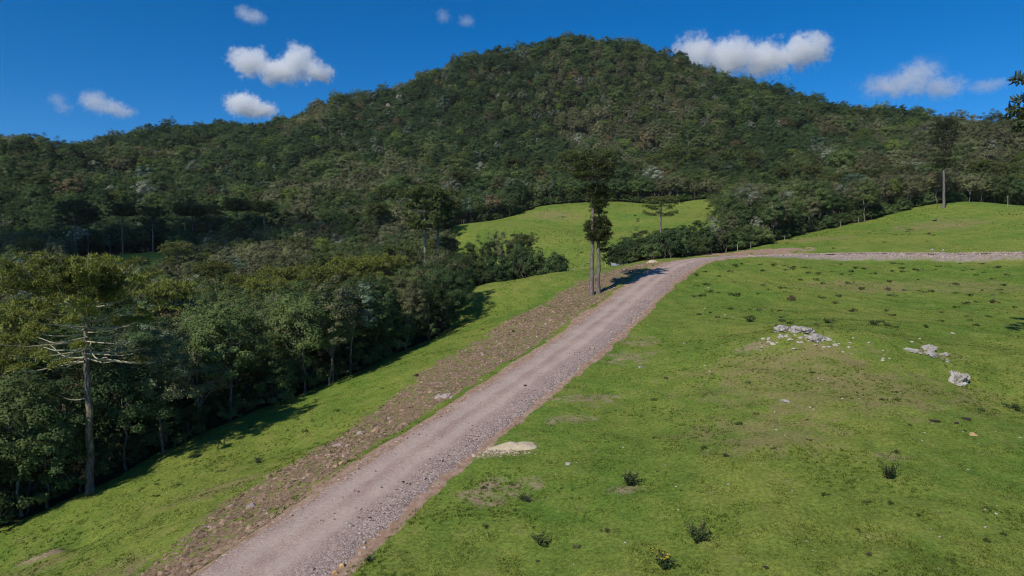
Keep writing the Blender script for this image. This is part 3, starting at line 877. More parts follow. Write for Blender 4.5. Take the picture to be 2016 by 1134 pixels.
def araucaria(kind, h, R, z_lo, nwh, nbr, ntuft, flat=0.75, mspk=26, splen=0.5, spw=0.05, trunk_r=0.3, ends=0.45, tr=0.5, sag=0.06, low_len=1.0):
    tr_ac = Acc(); cr = Acc()
    tp = wiggle_path(np.array([0, 0, -0.8]), np.array([0.0, 0, h - 0.5]), 12, 0.05)
    rr = np.linspace(trunk_r, trunk_r * 0.45, 12); rr[0] *= 1.35
    tr_ac.add(*tube(tp, rr, 9))
    for w in range(nwh):
        f_ = w / max(1, nwh - 1)
        z0 = z_lo * h + (h * 0.93 - z_lo * h) * f_
        L = R * (low_len + (1 - low_len) * min(1, f_ * 2)) * (1 - 0.30 * f_ ** 3)
        rise = flat * (h - z0) * (0.25 + 0.75 * f_) if f_ > 0.3 else 0.10 * L
        a0 = rng.uniform(0, 6.28)
        for b in range(nbr):
            az = a0 + b * 2 * np.pi / nbr + rng.normal(0, 0.14)
            Lb = L * rng.uniform(0.78, 1.08)
            Q = branch_path(z0 + rng.normal(0, 0.15), az, Lb, rise * rng.uniform(0.8, 1.1), sag * Lb * (1.2 - f_))
            tr_ac.add(*tube(Q, np.linspace(trunk_r * 0.22, 0.03, len(Q)), 5))
            P = tuft_points(Q, ends, ntuft, tr)
            Dr = np.tile(np.array([np.cos(az), np.sin(az), 0.2]), (len(P), 1))
            cr.add(*pompoms(P, tr * 1.05, mspk * 2, splen * 0.6, spw * 1.2))
    return tr_ac, cr, h, R

ARAU = {}
def arau_proto(kind, needle=M_NEEDLE, bark=M_ABARK, **kw):
    t, c_, h, R = araucaria(kind, **kw)
    ARAU[kind] = (t.mesh('araucaria_trunk_' + kind, bark, True), c_.mesh('araucaria_crown_' + kind, needle), h, R)
arau_proto('umbrella', h=16, R=4.6, z_lo=0.78, nwh=5, nbr=8, ntuft=7, flat=0.8, ends=0.7, tr=0.45, mspk=24)
arau_proto('broad', h=16, R=5.2, z_lo=0.62, nwh=6, nbr=8, ntuft=6, flat=0.8, ends=0.6, tr=0.5, mspk=24)
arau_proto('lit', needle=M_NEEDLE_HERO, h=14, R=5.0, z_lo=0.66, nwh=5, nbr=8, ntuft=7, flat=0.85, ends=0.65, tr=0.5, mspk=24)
arau_proto('open', h=12, R=4.8, z_lo=0.52, nwh=4, nbr=6, ntuft=7, flat=0.75, ends=0.36, tr=0.5, mspk=30, sag=0.10)
arau_proto('pair', needle=M_NEEDLE_TWIN, bark=M_BARK_PALE, h=18, R=4.2, z_lo=0.70, nwh=5, nbr=7, ntuft=6, flat=0.85, ends=0.5, tr=0.48, mspk=30, low_len=0.8)
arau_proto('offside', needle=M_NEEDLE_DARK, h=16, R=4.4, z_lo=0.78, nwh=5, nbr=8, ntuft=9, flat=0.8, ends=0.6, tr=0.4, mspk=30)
arau_proto('column', h=16, R=1.9, z_lo=0.42, nwh=8, nbr=7, ntuft=5, flat=0.6, ends=0.85, tr=0.3, mspk=24, trunk_r=0.36)
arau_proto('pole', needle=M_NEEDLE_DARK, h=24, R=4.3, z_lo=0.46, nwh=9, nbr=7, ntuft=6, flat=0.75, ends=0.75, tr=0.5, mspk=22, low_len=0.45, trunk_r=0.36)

def put_arau(kind, loc, h, label, rz=None, rscale=1.0, group=None):
    tme, cme, h0, R0 = ARAU[kind]
    s = h / h0
    e = empty('araucaria_tree', loc, random.uniform(0, 6.28) if rz is None else rz, (s * rscale, s * rscale, s))
    mobj('trunk', tme, e); mobj('crown', cme, e)
    return tag(e, label, 'tree', group)

def arau_top(kind, px, pytop, D, label, rscale=1.0, group=None, rz=None):
    tp = pt(px, pytop, D)
    z0 = float(gz(tp[0], tp[1]))
    return put_arau(kind, (tp[0], tp[1], z0), tp[2] - z0, label, rz, rscale, group)

# the big araucaria at the forest edge, every branch a part with its own foliage
def hero():
    b = place(178, 968)
    e = empty('araucaria_tree', b)
    tag(e, 'large araucaria with lichen covered bare branches at the left forest edge', 'tree')
    h = 18.1
    ac = Acc()
    tp = wiggle_path(np.array([0.05, 0, -0.8]), np.array([-0.1, 0, h - 0.9]), 16, 0.05)
    rr = np.interp(np.linspace(0, 1, 16), [0, 0.08, 0.5, 1.0], [0.44, 0.31, 0.24, 0.12])
    ac.add(*tube(tp, rr, 12))
    # lumpy bark plates
    mobj('trunk', ac.mesh('hero_trunk', M_HEROBARK, True), e)
    spec = [(7.7, 1, 2.0, 0.35, 0.28, 0)]
    spec += [(10.6, 7, 5.2, -0.5, 0.03, 1), (11.2, 8, 5.8, -0.2, 0.03, 1), (12.0, 8, 5.5, 0.0, 0.03, 1), (12.8, 7, 4.8, 0.3, 0.04, 2), (13.6, 7, 4.9, 0.8, 0.05, 2), (14.5, 6, 5.1, 1.5, 0.05, 4), (15.2, 8, 6.1, 2.1, 0.05, 7), (15.8, 8, 5.6, 1.9, 0.04, 8), (16.5, 8, 3.9, 1.4, 0.03, 8), (17.0, 7, 2.3, 1.0, 0.02, 8)]
    for z0, nb, L, rise, sag, ntf in spec:
        a0 = rng.uniform(0, 6.28) if nb > 1 else math.pi
        for k in range(nb):
            az = a0 + k * 2 * np.pi / nb + rng.normal(0, 0.28)
            Lb = L * rng.uniform(0.68, 1.08)
            Q = branch_path(z0 + rng.normal(0, 0.22), az, Lb, rise + rng.normal(0, 0.25), sag * Lb * rng.uniform(-0.3, 1.8), 11)
            V, Fq = tube(Q, np.linspace(0.066, 0.03, len(Q)), 6)
            br = mobj('branch', npmesh('hero_branch', V, Fq, M_LICHEN, True), e)
            if ntf and not (z0 < 12.6 and rng.uniform() < 0.6):
                P = tuft_points(Q, 0.16 if z0 < 13.5 else 0.42 if z0 < 15 else 0.8, ntf + 2 if z0 < 15 else ntf + 4, 0.36)
                Dr = np.tile(np.array([np.cos(az), np.sin(az), 0.2]), (len(P), 1))
                V, Fq = pompoms(P, 0.46, 100, 0.24, 0.034)
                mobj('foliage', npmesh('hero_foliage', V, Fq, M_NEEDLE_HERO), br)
hero()

# twin araucarias beside the road
def twin():
    b = place(1172, 580)
    e = empty('araucaria_tree', (b[0] - 0.45, b[1], b[2]), 0.4)
    tag(e, 'taller of two araucarias beside the road, flat umbrella crown', 'tree')
    t_, c_, h, R = araucaria('twin_tall', h=19.6, R=3.6, z_lo=0.84, nwh=4, nbr=7, ntuft=7, flat=0.75, ends=0.55, tr=0.45, mspk=34, splen=0.4, spw=0.035, trunk_r=0.34)
    mobj('trunk', t_.mesh('twin_trunk', M_ABARK, True), e); mobj('crown', c_.mesh('twin_crown', M_NEEDLE_TWIN), e)
    e2 = empty('araucaria_tree', (b[0] + 0.45, b[1] + 0.35, b[2]), 0)
    tag(e2, 'shorter of two araucarias beside the road, bushy brush-like crown', 'tree')
    tr_ac = Acc(); cr = Acc()
    h = 15.6
    tp = wiggle_path(np.array([0, 0, -0.8]), np.array([0.1, 0, h - 0.4]), 12, 0.05)
    tr_ac.add(*tube(tp, np.interp(np.linspace(0, 1, 12), [0, 0.1, 1], [0.45, 0.33, 0.10]), 9))
    for z0, nb, L, nt_ in ((6.0, 3, 1.9, 4), (6.7, 2, 1.3, 3), (7.6, 7, 2.0, 6), (8.1, 7, 2.2, 7), (8.7, 8, 2.2, 7), (9.3, 7, 1.9, 7), (9.9, 6, 1.5, 6), (10.4, 5, 1.2, 5), (11.4, 4, 0.8, 4), (12.2, 6, 1.1, 6), (12.9, 7, 1.3, 7), (13.6, 7, 1.5, 7), (14.3, 7, 1.6, 8), (14.9, 6, 1.2, 7)):
        a0 = rng.uniform(0, 6.28)
        for k in range(nb):
            az = a0 + k * 6.283 / nb + rng.normal(0, 0.2)
            if nb <= 3: az = rng.normal(-0.2, 0.5)
            Lb = L * rng.uniform(0.75, 1.1)
            Q = branch_path(z0, az, Lb, 0.35, 0.05)
            tr_ac.add(*tube(Q, np.linspace(0.06, 0.02, len(Q)), 5))
            P = tuft_points(Q, 0.75, nt_, 0.22)
            cr.add(*pompoms(P, 0.38, 60, 0.26, 0.034))
    mobj('trunk', tr_ac.mesh('twin_trunk_b', M_ABARK, True), e2); mobj('crown', cr.mesh('twin_crown_b', M_NEEDLE_TWIN), e2)
twin()

# the tall pole araucaria on the right hill and the one just outside the frame on the right
b = place(1857, 409)
put_arau('pole', b, (409 - 236) * b[1] / F, 'tall lone araucaria with long bare trunk on the right hill', 0.8)
put_arau('offside', (45.7, 52.4, float(gz(45.7, 52.4))), 24.3, 'dark araucaria cut off by the right picture edge', 0.3, 0.95)
arau_top('open', 1301, 389, 205, 'small open araucaria rising above bushes before the far pasture', 1.25, rz=0.5)
# pair above the canopy in the middle of the forest
arau_top('pair', 836, 374, 138, 'pale trunked araucaria, left of a pair above the forest', 0.85)
arau_top('pair', 862, 380, 142, 'araucaria with a low side branch, right of a pair above the forest', 0.9)
# dark row behind the shaded meadow
dark_row = [(147, 398, 188), (172, 414, 194), (240, 402, 192), (300, 408, 194), (364, 402, 205), (378, 404, 208), (413, 404, 210), (466, 392, 215), (520, 396, 218), (60, 470, 170), (742, 402, 215), (600, 420, 222)]
for k, (x_, y_, D_) in enumerate(dark_row):
    arau_top('umbrella' if k % 3 else 'broad', x_, y_, D_, 'dark flat-topped araucaria in the shaded row behind the meadow', 1.05, 'shaded araucarias behind the meadow')
lit = [(60, 604, 74, 'araucaria half hidden by the large one, at the left picture edge'), (20, 690, 60, 'low araucaria crown at the very left below the large one')]
for x_, y_, D_, lb in lit:
    arau_top('lit', x_, y_, D_, lb, 0.8)
canopy_arau = [(30, 525, 135), (650, 528, 110), (760, 508, 118), (790, 488, 128), (700, 510, 125), (530, 552, 105), (560, 530, 120), (480, 545, 125), (420, 520, 140), (350, 478, 160), (470, 440, 190), (640, 500, 145), (1030, 462, 148), (870, 470, 150), (330, 560, 100), (590, 470, 175)]
for x_, y_, D_ in canopy_arau:
    arau_top('lit' if y_ > 500 else 'broad', x_, y_, D_, 'flat yellowish araucaria crown in the canopy ' + ('above the large araucaria' if x_ < 300 else 'right of the large araucaria' if x_ < 600 else 'before the araucaria pair'), 0.95, 'araucarias level with the near forest canopy')
band = [(1120, 300, 345), (1200, 296, 350), (1330, 290, 355), (1375, 294, 345), (1430, 298, 340), (1480, 300, 330), (1540, 330, 300), (1060, 330, 350), (960, 335, 345), (900, 340, 345), (1010, 312, 370), (1650, 340, 270), (1720, 335, 262), (1600, 325, 290), (1780, 330, 262), (1930, 318, 262), (1985, 322, 258), (1560, 362, 262), (1480, 345, 290), (760, 370, 330), (690, 382, 335), (560, 372, 350), (610, 360, 370), (800, 350, 370), (480, 395, 300), (1250, 322, 345), (1290, 305, 360), (1160, 318, 340), (1990, 345, 245), (1690, 362, 245)]
for x_, y_, D_ in band:
    arau_top('broad' if rng.uniform() < 0.6 else 'umbrella', x_, y_, D_, 'dark araucaria at the mountain foot ' + ('far left of the twin araucarias' if x_ < 850 else 'left of the twin araucarias' if x_ < 1170 else 'right of the twin araucarias' if x_ < 1500 else 'above the right hill'), 0.95, 'araucarias at the foot of the mountain')
ridge = [(1238, 74, 700), (1254, 72, 704), (528, 221, 650), (1992, 229, 412), (1715, 206, 560), (1530, 147, 635), (1000, 78, 712), (700, 172, 668)]
for x_, y_, D_ in ridge:
    d_ = ray(x_, y_)
    Dg = np.linspace(D_ - 90, D_ + 60, 300)               # the spot of the ridge that stands highest in view
    Dk = float(Dg[np.argmax((gz(Dg * d_[0], Dg) - CAM[2]) / Dg)])
    put_arau('umbrella', (Dk * d_[0], Dk, float(gz(Dk * d_[0], Dk))), random.uniform(12.5, 14.5), 'small umbrella-shaped tree standing against the sky on the ridge', None, 0.75, 'umbrella trees on the skyline')

# ------------------------------------------------------------------ broadleaf forest
def poisson(x0, x1, y0, y1, spacing_fn, tries):
    """dart throwing on a grid of cells (cell size from the local spacing)"""
    xs = rng.uniform(x0, x1, tries); ysv = rng.uniform(y0, y1, tries)
    return xs, ysv
pts = []
def jitter_grid(y0, y1, sp):
    gy = np.arange(y0, y1, sp)
    for yy in gy:
        half = yy * 0.92 + 25
        gxv = np.arange(-half, half, sp)
        pts.append(np.stack([gxv + rng.uniform(-0.48, 0.48, len(gxv)) * sp, yy + rng.uniform(-0.48, 0.48, len(gxv)) * sp], 1))
jitter_grid(40, 160, 3.6)
jitter_grid(160, 300, 4.4)
jitter_grid(300, 780, 5.1)
PT = np.concatenate(pts)
op_ = inside(near_open, PT[:, 0], PT[:, 1]) | inside(meadow, PT[:, 0], PT[:, 1])
PT = PT[~op_]
PT = PT[~((PT[:, 0] > 60) & (PT[:, 1] < 150))]
cpx = 1008 + F * PT[:, 0] / PT[:, 1]
PT = PT[~((cpx > 885) & (cpx < 1110) & (PT[:, 1] < 215))]
cpx = 1008 + F * PT[:, 0] / PT[:, 1]
PT = PT[~((cpx > 1195) & (cpx < 1425) & (PT[:, 1] < 268))]
cpx = 1008 + F * PT[:, 0] / PT[:, 1]
PT = PT[~((cpx > 1400) & (cpx < 1500) & (PT[:, 1] < 162))]
zt = gz(PT[:, 0], PT[:, 1])
# drop trees wholly hidden behind the mountain
def blocked(P, top):
    T = P + np.array([0, 0, top])
    b_ = np.zeros(len(P), bool)
    for f_ in np.linspace(0.3, 0.97, 40):
        q = CAM + (T - CAM) * f_
        b_ |= gz(q[:, 0], q[:, 1]) > q[:, 2] + 2.0
    return b_
P3 = np.column_stack([PT, zt])
P3 = P3[~blocked(P3, 14.0)]
Dm = P3[:, 1]
# patches of kinds: broad noise decides which trees dominate where
q = 1.25 * vnoise(P3[:, 0] / 60, P3[:, 1] / 80, 91) + 0.7 * vnoise(P3[:, 0] / 16, P3[:, 1] / 20, 92) + rng.normal(0, 0.16, len(P3))
q2 = vnoise(P3[:, 0] / 60, P3[:, 1] / 60, 93) + rng.normal(0, 0.25, len(P3))
kind = np.full(len(P3), 'mid', dtype=object)
q -= 0.10 * sstep(330, 480, Dm)
kind[q < -0.10] = 'dark'
kind[q > 0.16] = 'olive'
u = rng.uniform(0, 1, len(P3))
kind[(u < 0.03 + 0.10 * (q2 > 0.2))] = 'silver'
kind[(u > 0.96)] = 'brown'
kind[(u > 0.93) & (u < 0.96)] = 'bare'
kind[(u > 0.89) & (u < 0.93)] = 'bright'
kind[(u > 0.865) & (u < 0.89)] = 'blue'
scl = np.where(Dm > 300, np.clip(rng.lognormal(0.0, 0.36, len(P3)), 0.5, 2.0), np.clip(rng.lognormal(-0.08, 0.22, len(P3)), 0.6, 1.5))
cpx = 1008 + F * P3[:, 0] / P3[:, 1]
# the canopy of the valley keeps below the lines of sight to what stands behind it
ycap = np.interp(Dm, [60, 80, 100, 120, 150, 180, 215], [650, 595, 560, 530, 502, 474, 440])
ycap = np.where((cpx > 130) & (cpx < 370) & (Dm > 95) & (Dm < 176), np.maximum(ycap, 528), ycap)
ycap = np.where((cpx > 795) & (cpx < 885) & (Dm < 137), np.maximum(ycap, 508), ycap)
zcap = CAM[2] + Dm * np.array([ray(c_, y_)[2] for c_, y_ in zip(cpx, ycap)])
room = (zcap - P3[:, 2]) / 9.5
scl = np.where((cpx < 900) & (Dm < 215), np.clip(np.minimum(scl, room * rng.uniform(0.8, 1.15, len(room))), 0.45, 1.5), scl)
# hand placed neighbours of the pasture edges (kind, px, py of foot, top py)
hand = []
def hand_tree(k, px, py, ptop, wide=1.0):
    g_ = place(px, py)
    if g_ is None: return
    hand.append((k, g_, (py - ptop) * g_[1] / F, wide))
for a in (('mid', 45, 1015, 760), ('dark', 95, 1000, 800), ('dark', 250, 925, 700), ('olive', 320, 895, 660), ('mid', 450, 828, 610), ('olive', 395, 850, 700), ('dark', 540, 792, 690), ('mid', 600, 775, 575), ('olive', 650, 757, 560), ('blue', 690, 737, 565), ('mid', 655, 752, 590),
          ('dark', 740, 712, 560), ('olive', 800, 690, 545), ('dark', 845, 668, 560), ('dark', 880, 650, 520), ('mid', 888, 620, 500), ('olive', 870, 640, 500), ('dark', 760, 703, 600)):
    hand_tree(*a)
# bushes behind the crest of the road and the clump left of the far pasture, by depth
def hand_top(k, px, ptop, D, wide=1.0):
    t_ = pt(px, ptop, D); g_ = np.array([t_[0], t_[1], float(gz(t_[0], t_[1]))])
    hand.append((k, g_, t_[2] - g_[2], wide))
for a in ((1238, 468, 143, 0.85), (1262, 455, 146, 0.9), (1290, 462, 142, 0.9), (1318, 455, 147, 0.95), (1345, 448, 146, 0.9), (1372, 440, 149, 0.9), (1225, 486, 139, 0.8), (1330, 476, 139, 0.8), (1375, 470, 140, 0.8)):
    hand_top('dark', a[0], a[1], a[2], a[3])
for k, x_, y_, D_, w_ in (('silver', 1405, 430, 152, 0.9), ('olive', 1440, 420, 156, 0.9), ('silver', 1470, 372, 175, 1.1), ('silver', 1490, 430, 158, 0.7), ('olive', 1520, 410, 165, 0.9), ('olive', 1555, 415, 165, 0.9), ('mid', 1600, 385, 182, 1.1), ('mid', 1640, 388, 186, 1.1), ('dark', 1675, 392, 188, 1.0), ('olive', 1720, 378, 195, 1.0), ('mid', 1770, 385, 198, 1.0), ('olive', 1420, 455, 146, 0.7), ('olive', 1505, 445, 156, 0.7), ('silver', 1565, 365, 190, 0.9), ('mid', 1455, 452, 150, 0.7), ('dark', 1395, 462, 143, 0.7),
          ('olive', 985, 462, 128, 0.72), ('dark', 1026, 476, 127, 0.62), ('mid', 1050, 500, 128, 0.5), ('dark', 952, 478, 126, 0.7), ('dark', 918, 488, 120, 0.8), ('silver', 1068, 517, 131, 0.35), ('dark', 1004, 505, 124, 0.6), ('mid', 945, 508, 119, 0.6)):
    hand_top(k, x_, y_, D_, w_)
hx = np.array([h_[1][:2] for h_ in hand])
far_ok = np.ones(len(P3), bool)
nearm = P3[:, 1] < 215
dd = ((P3[nearm][:, None, :2] - hx[None]) ** 2).sum(-1).min(1)
far_ok[np.nonzero(nearm)[0][dd < 5.0]] = False
P3, kind, scl = P3[far_ok], kind[far_ok], scl[far_ok]

ALLP = list(P3) + [h_[1] for h_ in hand]
ALLK = list(kind) + [h_[0] for h_ in hand]
VAR = []
ALLS = []
for k in range(len(ALLP)):
    v = random.randrange(len(PROTO[ALLK[k]])); VAR.append(v)
    if k < len(P3): ALLS.append((scl[k], scl[k], scl[k] * (0.86 if scl[k] > 1.15 else 1.0)))
    else:
        _, _, h0, R0 = PROTO[ALLK[k]][v]
        s_ = hand[k - len(P3)][2] / h0; w_ = hand[k - len(P3)][3]
        w_ = max(s_, 0.8) * w_
        ALLS.append((w_, w_, s_))
ALLP = np.array(ALLP)
# which trees show largest: paint discs from far to near, count what stays
W_, H_ = 504, 284
buf = np.full((H_, W_), -1, int)
hh = np.array([PROTO[k][v][2] for k, v in zip(ALLK, VAR)]) * np.array([s_[2] for s_ in ALLS])
pxs, pys, dep = project(ALLP + np.column_stack([np.zeros((len(ALLP), 2)), hh * 0.72]))
for k in np.argsort(-ALLP[:, 1]):
    r = max(1, 2.9 * ALLS[k][0] * F / dep[k] / 4)
    x0, x1 = int(pxs[k] / 4 - r), int(pxs[k] / 4 + r) + 1
    y0, y1 = int(pys[k] / 4 - r * 0.9), int(pys[k] / 4 + r * 1.3) + 1
    if x1 <= 0 or y1 <= 0 or x0 >= W_ or y0 >= H_: continue
    buf[max(0, y0):y1, max(0, x0):x1] = k
cnt = np.bincount(buf[buf >= 0].ravel(), minlength=len(ALLP))
order = np.argsort(-cnt)
single = set(int(i) for i in order[:300] if cnt[i] > 0)
for k in range(len(P3), len(ALLP)):
    if cnt[k] > 0: single.add(k)
single = set(sorted(single, key=lambda i: -cnt[i])[:305])

DESC = {'dark': 'dark green dense tree', 'mid': 'leafy mid green tree', 'olive': 'fine-leaved olive tree', 'silver': 'pale silvery tree', 'brown': 'russet tinged tree', 'bright': 'bright green tree',
        'blue': 'bluish green large-leaved tree', 'bare': 'sparse grey twiggy tree'}
def where(P):
    x_, y_ = [float(v) for v in project(P)[:2]]
    if x_ > 1195:
        if P[1] < 152: return 'in the bushes behind the road crest', 'trees behind the road crest'
        w = 'behind the small open araucaria' if x_ < 1420 else 'left below the right hill' if x_ < 1560 else 'at the forest edge below the right hill' if x_ < 1700 else 'left of the tall lone araucaria' if x_ < 1850 else 'right of the tall lone araucaria'
        return (('at the edge ' if P[1] < 230 else 'on the slope ') + w if 'edge' not in w else w), 'trees below the right hill'
    if P[1] > 115 and x_ > 880: return 'in the clump left of the far pasture' if P[1] < 200 else ('at the left edge above the far pasture' if x_ < 1030 else 'at the right edge above the far pasture'), 'trees left of the far pasture'
    if P[1] > 120:
        nr = 'in the near valley ' if P[1] < 150 else 'in the middle valley ' if P[1] < 200 else 'in the far valley '
        w = 'left of the shaded meadow' if x_ < 190 else 'about the shaded meadow' if x_ < 380 else 'right of the shaded meadow' if x_ < 590 else 'left of the araucaria pair' if x_ < 770 else 'beside the araucaria pair'
        return nr + w, 'valley forest trees'
    if x_ < 150: return 'in the forest left of the large araucaria', 'forest trees around the large araucaria'
    if x_ < 330: return 'in the forest right behind the large araucaria', 'forest trees around the large araucaria'
    if x_ < 620: return 'in the forest edge above the branch shadows', 'forest trees left of the middle'
    return 'at the forest edge beside the left pasture', 'forest edge trees beside the left pasture'
for k in sorted(single):
    tme, cme, h0, R0 = PROTO[ALLK[k]][VAR[k]]
    e = empty('broadleaf_tree', ALLP[k], random.uniform(0, 6.28), ALLS[k])
    wtxt, grp = where(ALLP[k])
    tag(e, DESC[ALLK[k]] + ' ' + wtxt, 'tree', grp)
    mobj('trunk', tme, e); mobj('crown', cme, e)
print('forest', len(ALLP), 'single', len(single))

def instancer(name, P, rot, sc, kid, objs, label):
    """one object that repeats existing meshes on its points (geometry nodes); kid picks the entry of objs"""
    me = bpy.data.meshes.new(name)
    me.vertices.add(len(P)); me.vertices.foreach_set('co', np.asarray(P, np.float32).ravel())
    for nm, ty, dat in (('rot', 'FLOAT_VECTOR', rot), ('scl', 'FLOAT_VECTOR', sc)):
        a = me.attributes.new(nm, ty, 'POINT'); a.data.foreach_set('vector', np.asarray(dat, np.float32).ravel())
    a = me.attributes.new('kid', 'INT', 'POINT'); a.data.foreach_set('value', np.asarray(kid, np.int32))
    o = mobj(name, me)
    ng = bpy.data.node_groups.new(name + '_nodes', 'GeometryNodeTree')
    ng.interface.new_socket('Geometry', in_out='INPUT', socket_type='NodeSocketGeometry')
    ng.interface.new_socket('Geometry', in_out='OUTPUT', socket_type='NodeSocketGeometry')
    gi = ng.nodes.new('NodeGroupInput'); go = ng.nodes.new('NodeGroupOutput')
    jn = ng.nodes.new('GeometryNodeJoinGeometry')
    def named(nm, ty):
        a = ng.nodes.new('GeometryNodeInputNamedAttribute'); a.data_type = ty; a.inputs['Name'].default_value = nm
        return a.outputs['Attribute']
    ar, as_, ak = named('rot', 'FLOAT_VECTOR'), named('scl', 'FLOAT_VECTOR'), named('kid', 'INT')
    for k, parts in enumerate(objs):
        cmp = ng.nodes.new('FunctionNodeCompare'); cmp.data_type = 'INT'; cmp.operation = 'EQUAL'
        ng.links.new(ak, cmp.inputs[2]); cmp.inputs[3].default_value = k
        for ob in parts:
            oi = ng.nodes.new('GeometryNodeObjectInfo'); oi.inputs['Object'].default_value = ob
            oi.inputs['As Instance'].default_value = True; oi.transform_space = 'ORIGINAL'
            ip = ng.nodes.new('GeometryNodeInstanceOnPoints')
            ng.links.new(gi.outputs[0], ip.inputs['Points']); ng.links.new(cmp.outputs[0], ip.inputs['Selection'])
            ng.links.new(oi.outputs['Geometry'], ip.inputs['Instance'])
            e2r = ng.nodes.new('FunctionNodeEulerToRotation'); ng.links.new(ar, e2r.inputs[0])
            ng.links.new(e2r.outputs[0], ip.inputs['Rotation']); ng.links.new(as_, ip.inputs['Scale'])
            ng.links.new(ip.outputs[0], jn.inputs[0])
    ng.links.new(jn.outputs[0], go.inputs[0])
    md = o.modifiers.new('scatter', 'NODES'); md.node_group = ng
    return tag(o, label, kind='stuff')

# existing objects that carry each prototype mesh
first = {}
for o in list(scene.objects):
    if o.type == 'MESH' and o.data.name not in first: first[o.data.name] = o
FK, FOBJ = {}, []
rest = [k for k in range(len(ALLP)) if k not in single]
kid = []
for k in rest:
    key = (ALLK[k], VAR[k])
    if key not in FK:
        tme, cme = PROTO[key[0]][key[1]][:2]
        if cme.name not in first or tme.name not in first:
            key2 = next(kk for kk in FK) if FK else None
            FK[key] = FK[key2] if key2 else 0
        else:
            FK[key] = len(FOBJ); FOBJ.append((first[tme.name], first[cme.name]))
    kid.append(FK[key])
rot = np.column_stack([rng.normal(0, 0.04, len(rest)), rng.normal(0, 0.04, len(rest)), rng.uniform(0, 6.28, len(rest))])
poly = np.array(near_open)
seg_a, seg_b = poly[3:40], poly[4:41]
def edge_dist(x, y):
    P_ = np.stack([x, y], 1)[:, None, :]
    ab = (seg_b - seg_a)[None]; ap = P_ - seg_a[None]
    t_ = np.clip((ap * ab).sum(-1) / ((ab ** 2).sum(-1) + 1e-9), 0, 1)
    return np.sqrt(((ap - t_[..., None] * ab) ** 2).sum(-1)).min(1)
fx, fy = rng.uniform(-30, 170, 60000), rng.uniform(125, 310, 60000)
fe = edge_dist(fx, fy)
fc = 1008 + F * fx / fy
ok = (~inside(near_open, fx, fy)) & (fe < 5) & (rng.uniform(0, 1, len(fx)) < 0.3) & ~((fc > 880) & (fc < 1430) & (fy < 250))
fx, fy = fx[ok], fy[ok]
FSH = np.column_stack([fx, fy, gz(fx, fy)])
sh_s = rng.uniform(0.5, 1.3, len(fx))
shrub_obs = []
for tme, cme, h0, R0 in PROTO['shrub']:      # two real shrubs in the pasture edge carry the meshes
    g_ = place(*((905, 574), (1092, 536))[len(shrub_obs)])
    e = empty('shrub', g_, 0.5, 0.8)
    tag(e, ('dark green low shrub where the left pasture meets the valley clump', 'mid green low shrub at the right end of the valley clump')[len(shrub_obs)], 'shrub')
    shrub_obs.append((mobj('stem', tme, e), mobj('foliage', cme, e)))
k0 = len(FOBJ)
FOBJ += shrub_obs
rot = np.vstack([rot, np.column_stack([np.zeros((len(fx), 2)), rng.uniform(0, 6.28, len(fx))])])
kid = list(kid) + [k0 + (q_ % 2) for q_ in range(len(fx))]
print('far shrubs', len(fx))
instancer('forest', np.vstack([ALLP[rest], FSH]), rot, np.vstack([np.array([ALLS[k] for k in rest]), np.column_stack([sh_s, sh_s, sh_s])]), kid, FOBJ, 'dense mixed forest covering the mountain and the valley')

# undergrowth along the forest edges: shrubs one can see are things
sh_pts = []
xs, ysv = rng.uniform(-75, 60, 9000), rng.uniform(40, 160, 9000)
io = inside(near_open, xs, ysv)
ed = edge_dist(xs, ysv)
ok = (~io & (ed < 7)) & (xs < 58)
xs, ysv, ed = xs[ok], ysv[ok], ed[ok]
sel = []
for k in np.argsort(ed):
    if all((xs[k] - xs[j]) ** 2 + (ysv[k] - ysv[j]) ** 2 > 3.2 for j in sel): sel.append(k)
    if len(sel) > 260: break
SP = np.column_stack([xs[sel], ysv[sel], gz(xs[sel], ysv[sel])])
SHTXT = [(150, 'left of the large araucaria'), (330, 'right of the large araucaria'), (560, 'under the edge above the branch shadows'), (760, 'under the russet trees beside the left pasture'), (905, 'at the last trees beside the left pasture'), (1195, 'under the clump left of the far pasture'), (1320, 'at the bushes left of the road crest'), (1480, 'at the bushes right of the road crest'), (9999, 'below the right hill')]
taken = {}
und = []
for k in range(len(SP)):
    v = k % 2
    tme, cme, h0, R0 = PROTO['shrub'][v]
    s_ = random.uniform(0.6, 1.7); rz_ = random.uniform(0, 6.28); sz_ = s_ * random.uniform(0.8, 1.3)
    x_ = float(project(SP[k])[0])
    wtxt = next(t_ for lim, t_ in SHTXT if x_ < lim)
    key = (v, wtxt)
    near_edge = edge_dist(SP[k:k + 1, 0], SP[k:k + 1, 1])[0] < 2.2
    if not near_edge or taken.get(key, 0) >= 4:
        und.append((SP[k], rz_, (s_, s_, sz_), v)); continue
    taken[key] = taken.get(key, 0) + 1
    e = empty('shrub', SP[k], rz_, (s_, s_, sz_))
    tag(e, ('dark green low shrub ', 'mid green low shrub ')[v] + wtxt, 'shrub', 'shrubs along the forest edges')
    mobj('stem', tme, e); mobj('foliage', cme, e)
instancer('undergrowth', np.array([u_[0] for u_ in und]), np.array([(0, 0, u_[1]) for u_ in und]), np.array([u_[2] for u_ in und]), [u_[3] for u_ in und], shrub_obs, 'shady undergrowth beneath the forest edge trees')

